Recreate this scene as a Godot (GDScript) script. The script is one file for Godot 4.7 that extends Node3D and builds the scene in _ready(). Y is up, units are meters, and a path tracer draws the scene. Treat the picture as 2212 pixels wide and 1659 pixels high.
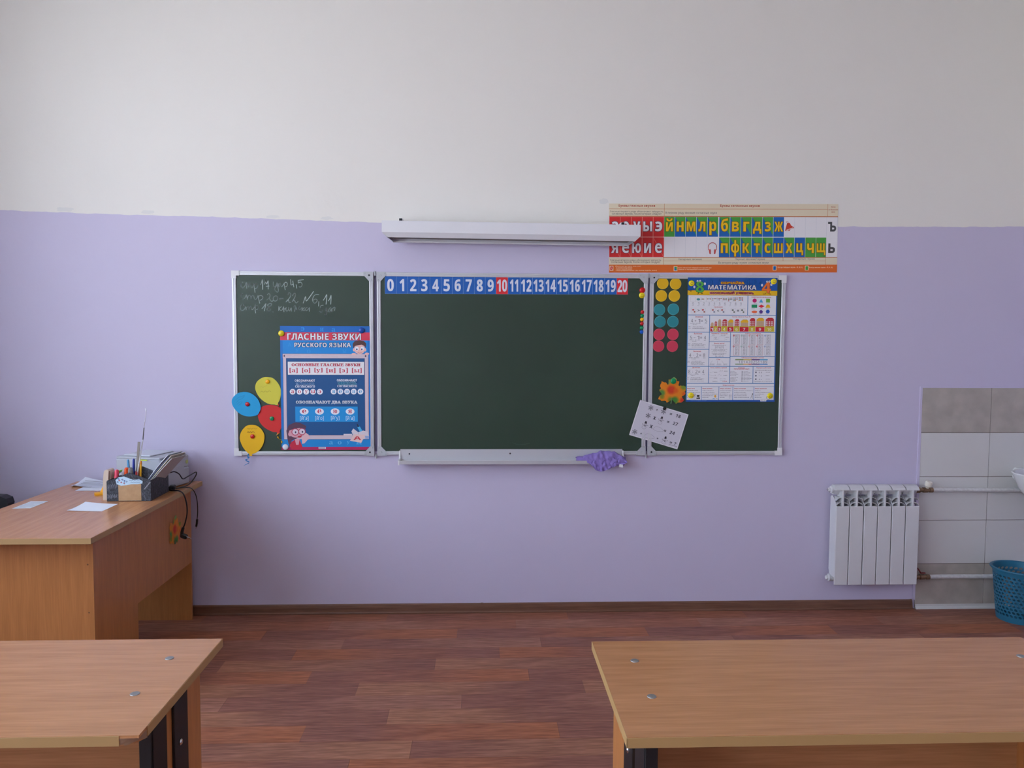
extends Node3D
# A primary-school classroom: chalkboard wall seen from the pupils' desks. Metres, y up, board wall at z = 0, centre of the board at x = 0.

class G:
	# collects triangles for one mesh
	var st := SurfaceTool.new()
	var xf := Transform3D()
	var col := Color.WHITE
	var grp := 1
	func _init():
		st.begin(Mesh.PRIMITIVE_TRIANGLES)
		st.set_smooth_group(-1)
	func v(p: Vector3, uv := Vector2.ZERO):
		st.set_color(col)
		st.set_uv(uv)
		st.add_vertex(xf * p)
	func tri(a: Vector3, b: Vector3, c: Vector3, d: Vector3):
		v(a)
		if (a - c).cross(a - b).dot(d) >= 0.0:
			v(b)
			v(c)
		else:
			v(c)
			v(b)
	func quad(a: Vector3, b: Vector3, c: Vector3, d: Vector3, n: Vector3):
		tri(a, b, c, n)
		tri(a, c, d, n)
	func box(c: Vector3, s: Vector3, b := 0.0):
		var h := s * 0.5
		if b <= 0.0:
			for a in 3:
				var a1 := (a + 1) % 3
				var a2 := (a + 2) % 3
				for g in [-1.0, 1.0]:
					var n := Vector3.ZERO
					n[a] = g
					var q := []
					for k in [[-1, -1], [1, -1], [1, 1], [-1, 1]]:
						var p := c
						p[a] += g * h[a]
						p[a1] += k[0] * h[a1]
						p[a2] += k[1] * h[a2]
						q.append(p)
					quad(q[0], q[1], q[2], q[3], n)
			return
		for a in 3:
			var a1 := (a + 1) % 3
			var a2 := (a + 2) % 3
			for g in [-1, 1]:
				var n := Vector3.ZERO
				n[a] = g
				var q := []
				for k in [[-1, -1], [1, -1], [1, 1], [-1, 1]]:
					var s3 := [0, 0, 0]
					s3[a] = g
					s3[a1] = k[0]
					s3[a2] = k[1]
					q.append(bv(c, h, b, s3, a))
				quad(q[0], q[1], q[2], q[3], n)
				for g1 in [-1, 1]:
					var s0 := [0, 0, 0]
					s0[a] = g
					s0[a1] = g1
					s0[a2] = -1
					var s1 := s0.duplicate()
					s1[a2] = 1
					var m := Vector3.ZERO
					m[a] = g
					m[a1] = g1
					quad(bv(c, h, b, s0, a), bv(c, h, b, s1, a), bv(c, h, b, s1, a1), bv(c, h, b, s0, a1), m)
		for x in [-1, 1]:
			for y in [-1, 1]:
				for z in [-1, 1]:
					var s4 := [x, y, z]
					tri(bv(c, h, b, s4, 0), bv(c, h, b, s4, 1), bv(c, h, b, s4, 2), Vector3(x, y, z))
	func bv(c: Vector3, h: Vector3, b: float, s: Array, full: int) -> Vector3:
		var p := c
		for i in 3:
			p[i] += s[i] * (h[i] if i == full else h[i] - b)
		return p
	func prism(poly: PackedVector2Array, z0: float, z1: float):
		var idx := Geometry2D.triangulate_polygon(poly)
		for i in range(0, idx.size(), 3):
			var a := poly[idx[i]]
			var b := poly[idx[i + 1]]
			var c := poly[idx[i + 2]]
			tri(Vector3(a.x, a.y, z1), Vector3(b.x, b.y, z1), Vector3(c.x, c.y, z1), Vector3.BACK)
			tri(Vector3(a.x, a.y, z0), Vector3(b.x, b.y, z0), Vector3(c.x, c.y, z0), Vector3.FORWARD)
		var sgn := 1.0
		var area := 0.0
		for i in poly.size():
			area += poly[i].cross(poly[(i + 1) % poly.size()])
		if area < 0.0:
			sgn = -1.0
		for i in poly.size():
			var p := poly[i]
			var q := poly[(i + 1) % poly.size()]
			var e := q - p
			quad(Vector3(p.x, p.y, z0), Vector3(q.x, q.y, z0), Vector3(q.x, q.y, z1), Vector3(p.x, p.y, z1), Vector3(e.y, -e.x, 0) * sgn)
	func lathe(prof: Array, n := 24):
		# profile of (radius, height) round the local y axis
		for i in prof.size() - 1:
			var p: Vector2 = prof[i]
			var q: Vector2 = prof[i + 1]
			if i > 0:
				var o: Vector2 = prof[i - 1]
				if absf((p - o).angle_to(q - p)) > 0.6:
					grp += 1
			else:
				grp += 1
			st.set_smooth_group(grp)
			var e := q - p
			for k in n:
				var a0 := TAU * k / n
				var a1 := TAU * (k + 1) / n
				var am := (a0 + a1) * 0.5
				var d0 := Vector3(cos(a0), 0, sin(a0))
				var d1 := Vector3(cos(a1), 0, sin(a1))
				var nn := Vector3(cos(am) * e.y, -e.x, sin(am) * e.y)
				var A := d0 * p.x + Vector3.UP * p.y
				var B := d1 * p.x + Vector3.UP * p.y
				var C := d1 * q.x + Vector3.UP * q.y
				var D := d0 * q.x + Vector3.UP * q.y
				if p.x > 1e-7:
					tri(A, B, C, nn)
				if q.x > 1e-7:
					tri(A, C, D, nn)
		st.set_smooth_group(-1)
	func tube(path: PackedVector3Array, r: float, n := 10, taper := 1.0):
		grp += 1
		st.set_smooth_group(grp)
		var t := (path[1] - path[0]).normalized()
		var u := t.cross(Vector3.UP if absf(t.y) < 0.9 else Vector3.RIGHT).normalized()
		var rings := []
		for i in path.size():
			var t2 := (path[mini(i + 1, path.size() - 1)] - path[maxi(i - 1, 0)]).normalized()
			u = (u - t2 * u.dot(t2)).normalized()
			var w := t2.cross(u)
			var rr := lerpf(r, r * taper, float(i) / (path.size() - 1))
			var ring := []
			for k in n:
				ring.append(path[i] + (u * cos(TAU * k / n) + w * sin(TAU * k / n)) * rr)
			rings.append(ring)
		for i in path.size() - 1:
			for k in n:
				var k1 := (k + 1) % n
				var mid: Vector3 = (rings[i][k] + rings[i + 1][k1]) * 0.5 - (path[i] + path[i + 1]) * 0.5
				quad(rings[i][k], rings[i][k1], rings[i + 1][k1], rings[i + 1][k], mid)
		st.set_smooth_group(-1)
		for e in [0, path.size() - 1]:
			var out := path[0] - path[1] if e == 0 else path[-1] - path[-2]
			for k in n:
				tri(path[e], rings[e][k], rings[e][(k + 1) % n], out)
	func sheet(grid: Array, d: Vector3):
		# smooth surface over rows of points
		grp += 1
		st.set_smooth_group(grp)
		for i in grid.size() - 1:
			for j in grid[i].size() - 1:
				var a: Vector3 = grid[i][j]
				var b: Vector3 = grid[i][j + 1]
				var c: Vector3 = grid[i + 1][j + 1]
				var e: Vector3 = grid[i + 1][j]
				var flip := (b - a).cross(e - a)
				var n := flip if d == Vector3.ZERO else d
				quad(a, b, c, e, n)
		st.set_smooth_group(-1)
	func done() -> ArrayMesh:
		st.generate_normals()
		return st.commit()

class Pr:
	# flat print: coloured shapes laid out in the picture's own units on a sheet of w x h metres, origin at the sheet's top left corner
	var g := G.new()
	var w: float
	var h: float
	var r: Rect2
	var step := 0.00012
	static var cache := {}
	func _init(ww: float, hh: float, x0: float, y0: float, x1: float, y1: float):
		w = ww
		h = hh
		r = Rect2(x0, y0, x1 - x0, y1 - y0)
	func pt(x: float, y: float, l: float) -> Vector3:
		return Vector3((x - r.position.x) / r.size.x * w, -(y - r.position.y) / r.size.y * h, l * step)
	func ink(c: Color):
		g.col = c.srgb_to_linear()
	func rect(x0: float, y0: float, x1: float, y1: float, c: Color, l := 1.0):
		ink(c)
		g.quad(pt(x0, y0, l), pt(x1, y0, l), pt(x1, y1, l), pt(x0, y1, l), Vector3.BACK)
	func poly(a: Array, c: Color, l := 1.0):
		ink(c)
		var p := PackedVector2Array()
		for i in range(0, a.size(), 2):
			p.append(Vector2(a[i], a[i + 1]))
		var idx := Geometry2D.triangulate_polygon(p)
		for i in range(0, idx.size(), 3):
			g.tri(pt(p[idx[i]].x, p[idx[i]].y, l), pt(p[idx[i + 1]].x, p[idx[i + 1]].y, l), pt(p[idx[i + 2]].x, p[idx[i + 2]].y, l), Vector3.BACK)
	func ell(x: float, y: float, rx: float, ry: float, c: Color, l := 1.0, n := 24):
		ink(c)
		for k in n:
			var a := TAU * k / n
			var b := TAU * (k + 1) / n
			g.tri(pt(x, y, l), pt(x + rx * cos(a), y + ry * sin(a), l), pt(x + rx * cos(b), y + ry * sin(b), l), Vector3.BACK)
	func line(a: Array, wd: float, c: Color, l := 1.0):
		ink(c)
		var p := PackedVector2Array()
		for i in range(0, a.size(), 2):
			p.append(Vector2(a[i], a[i + 1]))
		for i in p.size() - 1:
			var e := (p[i + 1] - p[i]).normalized().orthogonal() * wd * 0.5
			g.quad(pt(p[i].x + e.x, p[i].y + e.y, l), pt(p[i + 1].x + e.x, p[i + 1].y + e.y, l), pt(p[i + 1].x - e.x, p[i + 1].y - e.y, l), pt(p[i].x - e.x, p[i].y - e.y, l), Vector3.BACK)
			if i > 0:
				for k in 6:
					var q := p[i] + Vector2.from_angle(TAU * k / 6) * wd * 0.5
					var q2 := p[i] + Vector2.from_angle(TAU * (k + 1) / 6) * wd * 0.5
					g.tri(pt(p[i].x, p[i].y, l), pt(q.x, q.y, l), pt(q2.x, q2.y, l), Vector3.BACK)
	func ring(x: float, y: float, rx: float, ry: float, wd: float, c: Color, l := 1.0, a0 := 0.0, a1 := TAU):
		var a := []
		for k in 21:
			var t := lerpf(a0, a1, k / 20.0)
			a.append(x + rx * cos(t))
			a.append(y + ry * sin(t))
		line(a, wd, c, l)
	func text(s: String, f: SystemFont, x0: float, y0: float, x1: float, y1: float, c: Color, l := 2.0, grow := 0.0, gc := Color.BLACK):
		# the lettering fills the box exactly
		var key := s + str(f.get_instance_id())
		if not cache.has(key):
			var tm := TextMesh.new()
			tm.text = s
			tm.font = f
			tm.font_size = 16 if "Droid Serif" in f.font_names else 40
			tm.pixel_size = 0.01
			tm.depth = 0.0
			tm.curve_step = 0.5 if tm.font_size == 16 else 1.5
			var ar := tm.get_mesh_arrays()
			var vs: PackedVector3Array = ar[Mesh.ARRAY_VERTEX]
			var ix: PackedInt32Array = ar[Mesh.ARRAY_INDEX] if ar[Mesh.ARRAY_INDEX] != null else PackedInt32Array(range(vs.size()))
			var bb := AABB(vs[0], Vector3.ZERO)
			for p in vs:
				bb = bb.expand(p)
			cache[key] = [vs, ix, bb]
		var vs: PackedVector3Array = cache[key][0]
		var ix: PackedInt32Array = cache[key][1]
		var bb: AABB = cache[key][2]
		if grow > 0.0:
			ink(gc)
			for k in 8:
				var o := Vector2.from_angle(TAU * k / 8) * grow
				glyphs(vs, ix, bb, x0 + o.x, y0 + o.y, x1 + o.x, y1 + o.y, l - 0.5)
		ink(c)
		glyphs(vs, ix, bb, x0, y0, x1, y1, l)
	func glyphs(vs: PackedVector3Array, ix: PackedInt32Array, bb: AABB, x0: float, y0: float, x1: float, y1: float, l: float):
		var q := PackedVector3Array()
		for p in vs:
			var tx := (p.x - bb.position.x) / bb.size.x
			var ty := (p.y - bb.position.y) / bb.size.y
			q.append(pt(lerpf(x0, x1, tx), lerpf(y1, y0, ty), l))
		for i in range(0, ix.size(), 3):
			g.tri(q[ix[i]], q[ix[i + 1]], q[ix[i + 2]], Vector3.BACK)

var names := {}
var sans: SystemFont
var bold: SystemFont
var serif: SystemFont
var ink_mat: StandardMaterial3D
var rng := RandomNumberGenerator.new()

func c8(r: int, g: int, b: int) -> Color:
	return Color(r / 255.0, g / 255.0, b / 255.0)

func mat(called: String, c: Color, rough := 0.6, metal := 0.0) -> StandardMaterial3D:
	var m := StandardMaterial3D.new()
	m.resource_name = called
	m.albedo_color = c
	m.roughness = rough
	m.metallic = metal
	return m

func textured(called: String, c: Color, rough: float, t: Texture2D, scale: Vector3) -> StandardMaterial3D:
	var m := mat(called, c, rough)
	m.albedo_texture = t
	m.uv1_triplanar = true
	m.uv1_scale = scale
	return m

func numbered(s: String) -> String:
	names[s] = names.get(s, -1) + 1
	return s if names[s] == 0 else "%s_%03d" % [s, names[s]]

func tag(o: Node3D, label: String, category: String, group := ""):
	o.set_meta("label", label)
	o.set_meta("category", category)
	if group:
		o.set_meta("group", group)

func thing(called: String, label: String, category: String, at := Vector3.ZERO, turn := 0.0, group := "") -> Node3D:
	var o := Node3D.new()
	o.name = numbered(called)
	add_child(o)
	o.position = at
	o.rotation.y = turn
	tag(o, label, category, group)
	return o

func part(parent: Node3D, called: String, g: G, m: Material, at := Vector3.ZERO) -> MeshInstance3D:
	return mesh_part(parent, called, g.done(), m, at)

func mesh_part(parent: Node3D, called: String, mesh: Mesh, m: Material, at := Vector3.ZERO) -> MeshInstance3D:
	var o := MeshInstance3D.new()
	o.mesh = mesh
	o.material_override = m
	o.name = called
	o.position = at
	parent.add_child(o, true)
	return o

func single(called: String, mesh: Mesh, m: Material, label: String, category: String, at := Vector3.ZERO, group := "") -> MeshInstance3D:
	var o := mesh_part(self, numbered(called), mesh, m, at)
	tag(o, label, category, group)
	return o

func structure(called: String, g: G, m: Material) -> MeshInstance3D:
	var o := part(self, called, g, m)
	o.set_meta("kind", "structure")
	return o

func fbm(sd: int, fr: float, oct := 4) -> FastNoiseLite:
	var n := FastNoiseLite.new()
	n.seed = sd
	n.noise_type = FastNoiseLite.TYPE_SIMPLEX_SMOOTH
	n.frequency = fr
	n.fractal_octaves = oct
	return n

func grain(sd: int, w: int, h: int, along_x: bool, depth: float, long: float, fine: float) -> ImageTexture:
	# wood grain: streaks that run along x (or y), tone around 1
	var im := Image.create(w, h, false, Image.FORMAT_RGB8)
	var a := fbm(sd, 1.0, 4)
	var b := fbm(sd + 7, 1.0, 2)
	for y in h:
		for x in w:
			var s := float(x) / w
			var t := float(y) / h
			if not along_x:
				var k := s
				s = t
				t = k
			var ws := s * 2.0
			var q := t * fine
			# blend the two ends so that the texture repeats
			var n1 := lerpf(a.get_noise_2d(ws * long, q), a.get_noise_2d((ws - 2.0) * long, q), smoothstep(0.75, 1.0, s))
			var n2 := lerpf(b.get_noise_2d(ws * long * 3.0, q * 5.0 + 40.0), b.get_noise_2d((ws - 2.0) * long * 3.0, q * 5.0 + 40.0), smoothstep(0.75, 1.0, s))
			var f := clampf(1.0 - depth * (0.5 - 0.5 * n1 - 0.35 * n2), 0.0, 1.0)
			im.set_pixel(x, y, Color(f, pow(f, 1.15), pow(f, 1.3)))
	return ImageTexture.create_from_image(im)

func mottle(sd: int, c0: Color, c1: Color, fr: float, size := 256) -> NoiseTexture2D:
	var t := NoiseTexture2D.new()
	t.noise = fbm(sd, fr, 5)
	t.width = size
	t.height = size
	t.seamless = true
	var gr := Gradient.new()
	gr.set_color(0, c0)
	gr.set_color(1, c1)
	t.color_ramp = gr
	return t

func dome(r: float, h: float) -> ArrayMesh:
	var g := G.new()
	g.xf = Transform3D(Basis(Vector3.RIGHT, PI / 2), Vector3.ZERO)
	var p := [Vector2(r * 0.96, 0), Vector2(r, h * 0.15), Vector2(r, h * 0.45)]
	for k in range(1, 7):
		var a := PI / 2 * k / 6
		p.append(Vector2(r * cos(a), h * 0.45 + h * 0.55 * sin(a)))
	g.lathe(p, 24)
	return g.done()

func disc(r: float, h: float) -> ArrayMesh:
	var g := G.new()
	g.xf = Transform3D(Basis(Vector3.RIGHT, PI / 2), Vector3.ZERO)
	g.lathe([Vector2(r, 0), Vector2(r, h * 0.6), Vector2(r * 0.97, h), Vector2(0, h)], 36)
	return g.done()

func smooth_path(a: Array, sub := 4) -> PackedVector3Array:
	var p := PackedVector3Array()
	for i in a.size() - 1:
		var p0: Vector3 = a[maxi(i - 1, 0)]
		var p1: Vector3 = a[i]
		var p2: Vector3 = a[i + 1]
		var p3: Vector3 = a[mini(i + 2, a.size() - 1)]
		for k in sub:
			p.append(p1.cubic_interpolate(p2, p0, p3, float(k) / sub))
	p.append(a[-1])
	return p

func smooth2(a: Array, sub := 3) -> Array:
	var q := []
	for i in range(0, a.size(), 2):
		q.append(Vector3(a[i], a[i + 1], 0))
	var out := []
	for p in smooth_path(q, sub):
		out.append(p.x)
		out.append(p.y)
	return out

func _ready():
	rng.seed = 7
	sans = SystemFont.new()
	sans.font_names = PackedStringArray(["Droid Sans"])
	bold = SystemFont.new()
	bold.font_names = PackedStringArray(["Droid Sans"])
	bold.font_weight = 700
	serif = SystemFont.new()
	serif.font_names = PackedStringArray(["Droid Serif"])
	serif.font_weight = 700

	# ---- camera
	var pitch := 0.0593
	var yaw := 0.0400
	var roll := 0.0052
	var fw := Vector3(sin(yaw) * cos(pitch), -sin(pitch), -cos(yaw) * cos(pitch))
	var rt := Vector3(cos(yaw), 0, sin(yaw))
	var up := rt.cross(fw)
	var cam := Camera3D.new()
	cam.name = "camera"
	add_child(cam)
	cam.transform = Transform3D(Basis(rt * cos(roll) + up * sin(roll), up * cos(roll) - rt * sin(roll), -fw), Vector3(-0.1744, 1.5509, 4.2899))
	cam.fov = 53.0
	cam.current = true
	# ---- daylight: a bright veiled sky seen through the three windows of the left wall
	var env := Environment.new()
	env.background_mode = Environment.BG_SKY
	var sky := Sky.new()
	var sm := ProceduralSkyMaterial.new()
	sm.sky_top_color = c8(168, 194, 234)
	sm.sky_horizon_color = c8(220, 228, 240)
	sm.sky_curve = 0.35
	sm.ground_bottom_color = c8(205, 211, 220)
	sm.ground_horizon_color = c8(217, 222, 230)
	sm.sun_angle_max = 1.0
	sky.sky_material = sm
	env.sky = sky
	env.background_energy_multiplier = 8.0
	env.tonemap_mode = Environment.TONE_MAPPER_LINEAR
	env.tonemap_exposure = 1.6
	env.sdfgi_enabled = true
	env.ssao_enabled = true
	env.ssil_enabled = true
	var we := WorldEnvironment.new()
	we.name = "environment"
	we.environment = env
	add_child(we)

	ink_mat = mat("print_ink", Color.WHITE, 0.5)
	ink_mat.vertex_color_use_as_albedo = true
	room()
	student_tables()
	teacher_desk()
	chalkboard()
	board_lamp()
	posters()
	board_magnets()
	radiator()
	sink_and_bin()
	desk_things()

# ------------------------------------------------------------------ the room
const XL := -3.3
const XR := 3.3
const ZB := 8.8
const HC := 3.6

func room():
	var white := mat("white_wall_paint", c8(232, 229, 222), 0.85)
	var nt := NoiseTexture2D.new()
	nt.noise = fbm(5, 0.02, 5)
	nt.width = 512
	nt.height = 512
	nt.seamless = true
	nt.as_normal_map = true
	nt.bump_strength = 1.2
	white.normal_enabled = true
	white.normal_texture = nt
	white.normal_scale = 0.25
	white.uv1_triplanar = true
	white.uv1_world_triplanar = true
	white.uv1_scale = Vector3.ONE * 1.6
	var lilac := mat("lilac_wall_paint", c8(200, 193, 217), 0.62)
	lilac.normal_enabled = true
	lilac.normal_texture = nt
	lilac.normal_scale = 0.25
	lilac.uv1_triplanar = true
	lilac.uv1_world_triplanar = true
	lilac.uv1_scale = Vector3.ONE * 1.6
	var g := G.new()
	g.box(Vector3(0, HC / 2, -0.15), Vector3(XR - XL + 0.8, HC + 0.6, 0.3))
	var wf := structure("wall_front", g, white)
	# lilac paint up to an uneven hand-painted line
	var line := [[XL, 2.232], [-2.759, 2.223], [-2.15, 2.208], [-1.534, 2.198], [-0.733, 2.179], [0.53, 2.178], [1.823, 2.185], [2.896, 2.196], [XR, 2.2]]
	var pl := PackedVector2Array([Vector2(2.338, 0), Vector2(2.338, 1.285), Vector2(XR, 1.285)])
	var nz := fbm(3, 9.0, 3)
	var top := []
	for i in 330:
		var x := clampf(XR + (XL - XR) * i / 329.0, XL, XR)
		var y := 0.0
		for k in line.size() - 1:
			if x >= line[k][0] and x <= line[k + 1][0]:
				y = lerpf(line[k][1], line[k + 1][1], (x - line[k][0]) / (line[k + 1][0] - line[k][0]))
		y += nz.get_noise_2d(x, 0) * 0.004 + rng.randf_range(-0.0012, 0.0012)
		top.append(Vector2(x, y))
	pl.append_array(PackedVector2Array(top))
	pl.append(Vector2(XL, 0))
	g = G.new()
	g.prism(pl, 0.0, 0.0012)
	part(wf, "lilac_paint", g, lilac)
	# old filler showing through beside the paint line
	var filler := mat("wall_filler", c8(222, 221, 217), 0.9)
	for q in [[-2.42, 2.232, 0.06, 0.016], [-1.98, 2.222, 0.05, 0.014], [-1.31, 2.205, 0.055, 0.012], [-1.02, 2.2, 0.045, 0.013], [0.5, 2.31, 0.035, 0.022]]:
		var blot := PackedVector2Array()
		for k in 18:
			var rr := 0.72 + 0.28 * nz.get_noise_2d(k * 0.7, q[0] * 5.0) + rng.randf_range(-0.1, 0.1)
			blot.append(Vector2(q[0] + cos(TAU * k / 18) * q[2] * rr, q[1] + sin(TAU * k / 18) * q[3] * rr))
		g = G.new()
		g.prism(blot, 0.0, 0.0005)
		part(wf, "filler_patch", g, filler)
	# wall tiles round the washbasin
	var stone := mottle(21, c8(164, 157, 147), c8(184, 177, 167), 0.012)
	var grey_tile := textured("stone_pattern_tile", Color.WHITE, 0.35, stone, Vector3.ONE * 2.2)
	grey_tile.uv1_world_triplanar = true
	var pale_tile := mat("pale_glazed_tile", c8(210, 209, 206), 0.3)
	var grout := mat("tile_grout", c8(126, 116, 112), 0.9)
	g = G.new()
	g.box(Vector3((2.338 + XR) / 2, 0.642, 0.003), Vector3(XR - 2.338, 1.278, 0.006))
	part(wf, "grout", g, grout)
	var rows := [[1.026, 1.281, 0], [0.772, 1.023, 1], [0.519, 0.769, 1], [0.265, 0.516, 1], [0.02, 0.262, 0]]
	for r in rows:
		var x := 2.3385
		while x < XR - 0.01:
			var x1 := minf(x + 0.4025, XR)
			g = G.new()
			g.box(Vector3((x + x1) / 2, (r[0] + r[1]) / 2, 0.0055), Vector3(x1 - x, r[1] - r[0], 0.007), 0.0008)
			part(wf, "wall_tile", g, pale_tile if r[2] == 1 else grey_tile)
			x += 0.4055
	# lilac-painted plaster bead along the tile edge and over its top
	g = G.new()
	g.prism(PackedVector2Array([Vector2(2.322, 0.06), Vector2(2.338, 0.05), Vector2(2.338, 1.281), Vector2(XR, 1.281), Vector2(XR, 1.29), Vector2(2.326, 1.29)]), 0.0, 0.0095)
	part(wf, "plaster_edge", g, lilac)
	# floor trim under the tiles
	g = G.new()
	g.xf = Transform3D(Basis(Vector3.UP, PI / 2), Vector3.ZERO)
	g.prism(PackedVector2Array([Vector2(-0.004, 0.0), Vector2(-0.022, 0.0), Vector2(-0.02, 0.006), Vector2(-0.011, 0.014), Vector2(-0.0105, 0.026), Vector2(-0.004, 0.026)]), 2.34, XR)
	structure("trim_1", g, mat("white_plastic_trim", c8(205, 205, 202), 0.4))
	# other walls
	var z0 := [1.15, 3.65, 6.15]
	var yt := 3.3
	g = G.new()
	var zz := -0.3
	for z in z0 + [ZB + 0.3]:
		var za: float = zz
		var zb: float = z
		g.box(Vector3(XL - 0.2, HC / 2, (za + zb) / 2), Vector3(0.4, HC + 0.6, zb - za))
		zz = zb + 2.1
	for z in z0:
		g.box(Vector3(XL - 0.2, 0.425 - 0.15, z + 1.05), Vector3(0.4, 0.85 + 0.3, 2.1))
		g.box(Vector3(XL - 0.2, (yt + HC + 0.3) / 2, z + 1.05), Vector3(0.4, HC + 0.3 - yt, 2.1))
	var wl := structure("wall_left", g, white)
	g = G.new()
	g.box(Vector3(XL + 0.0006, 1.1, 0.575), Vector3(0.0012, 2.2, 1.15))
	g.box(Vector3(XL + 0.0006, 0.425, ZB / 2 + 0.575), Vector3(0.0012, 0.85, ZB - 1.15))
	part(wl, "lilac_paint", g, lilac)
	g = G.new()
	g.box(Vector3(XR + 0.15, HC / 2, ZB / 2), Vector3(0.3, HC + 0.6, ZB + 0.6))
	var wr := structure("wall_right", g, white)
	g = G.new()
	g.box(Vector3(XR - 0.0006, 1.1, ZB / 2), Vector3(0.0012, 2.2, ZB))
	part(wr, "lilac_paint", g, lilac)
	g = G.new()
	g.box(Vector3(0, HC / 2, ZB + 0.15), Vector3(XR - XL + 0.8, HC + 0.6, 0.3))
	var wb := structure("wall_back", g, white)
	g = G.new()
	g.box(Vector3(0, 1.1, ZB - 0.0006), Vector3(XR - XL, 2.2, 0.0012))
	part(wb, "lilac_paint", g, lilac)
	g = G.new()
	g.box(Vector3(0, HC + 0.15, ZB / 2), Vector3(XR - XL, 0.3, ZB))
	structure("ceiling", g, mat("ceiling_paint", c8(232, 230, 226), 0.9))
	# windows
	var pvc := mat("white_pvc", c8(236, 236, 236), 0.35)
	var pane := mat("window_glass", Color(1, 1, 1, 0.06), 0.02)
	pane.transparency = BaseMaterial3D.TRANSPARENCY_ALPHA
	for i in 3:
		var z: float = z0[i] + 1.05
		g = G.new()
		for s in [-1, 1]:
			g.box(Vector3(XL - 0.15, 2.075, z + s * 1.015), Vector3(0.07, 2.45, 0.07), 0.004)
			g.box(Vector3(XL - 0.15, 2.075 + s * 1.19, z), Vector3(0.07, 0.07, 1.96), 0.004)
			g.box(Vector3(XL - 0.15, 2.075, z + s * 0.34), Vector3(0.07, 2.31, 0.08), 0.004)
		var w := structure("window_%d" % (i + 1), g, pvc)
		for k in 3:
			g = G.new()
			g.box(Vector3(XL - 0.15, 2.075, z + (k - 1) * 0.677), Vector3(0.004, 2.31, 0.6))
			part(w, "pane", g, pane)
		g = G.new()
		g.box(Vector3(XL + 0.03, 0.86, z), Vector3(0.36, 0.03, 2.2), 0.006)
		part(w, "window_sill", g, pvc)
	# floor: printed wood-look planks, 1.005 m long and 0.1267 m wide
	g = G.new()
	g.box(Vector3(0, -0.16, ZB / 2), Vector3(XR - XL, 0.3, ZB))
	var fl := structure("floor", g, mat("floor_joint", c8(58, 40, 36), 0.8))
	var pm := mat("wood_look_plank", Color.WHITE, 0.5)
	pm.metallic_specular = 0.35
	pm.vertex_color_use_as_albedo = true
	pm.albedo_texture = grain(31, 512, 256, true, 0.34, 2.0, 16.0)
	var dk := c8(170, 116, 100)
	var br := c8(186, 124, 98)
	var og := c8(197, 127, 92)
	var tn := c8(197, 140, 111)
	var gy := c8(190, 135, 113)
	var pairs := [[dk, br], [gy, br], [dk, og], [dk, gy], [og, dk], [tn, dk], [dk, og], [tn, dk], [dk, gy], [tn, dk], [dk, og], [dk, tn], [og, dk], [gy, br], [dk, tn], [br, og], [tn, gy], [og, br]]
	var offs := [0.313, 0.019, -0.297, 0.134, -0.081, -0.39, 0.049, 0.287, -0.255, 0.452, 0.136, -0.436, 0.352, -0.1, 0.23, -0.33, 0.06, 0.4]
	var pitch := 0.1267
	var far := G.new()
	var rowi := 0
	var z := 0.0
	while z < ZB - 0.001:
		var z1 := minf(z + pitch, ZB)
		var k := rowi % 18
		var x: float = offs[k] - 4.0 * 1.005
		while x < XR:
			var a := maxf(x, XL)
			var b := minf(x + 1.005, XR)
			if b - a > 0.004:
				var gg := far if rowi >= 20 else G.new()
				plank(gg, a + 0.0004, b - 0.0004, z + 0.0004, z1 - 0.0004, x, pairs[k][0], pairs[k][1], rowi)
				if rowi < 20:
					part(fl, "plank", gg, pm)
			x += 1.005
		z = z1
		rowi += 1
	part(fl, "far_planks", far, pm).set_meta("kind", "stuff")
	# baseboard of two lengths with a joint cover
	var bw := textured("brown_baseboard", c8(128, 88, 66), 0.45, grain(44, 256, 256, true, 0.3, 2.0, 20.0), Vector3(0.6, 3, 3))
	var prof := PackedVector2Array([Vector2(-0.0012, 0), Vector2(-0.021, 0), Vector2(-0.021, 0.005), Vector2(-0.017, 0.012), Vector2(-0.014, 0.034), Vector2(-0.011, 0.047), Vector2(-0.006, 0.053), Vector2(-0.0012, 0.053)])
	var bb := Node3D.new()
	bb.name = "baseboard_front"
	bb.set_meta("kind", "structure")
	add_child(bb)
	for s in [[XL, -0.169], [-0.165, 2.318]]:
		g = G.new()
		g.xf = Transform3D(Basis(Vector3.UP, PI / 2), Vector3.ZERO)
		g.prism(prof, s[0], s[1])
		part(bb, "board_length", g, bw)
	var big := PackedVector2Array()
	for p in prof:
		big.append(Vector2(minf(p.x * 1.08, -0.0012), p.y * 1.03))
	for s in [[-0.173, -0.161], [2.312, 2.321]]:
		g = G.new()
		g.xf = Transform3D(Basis(Vector3.UP, PI / 2), Vector3.ZERO)
		g.prism(big, s[0], s[1])
		part(bb, "joint_cover", g, bw)

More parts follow.
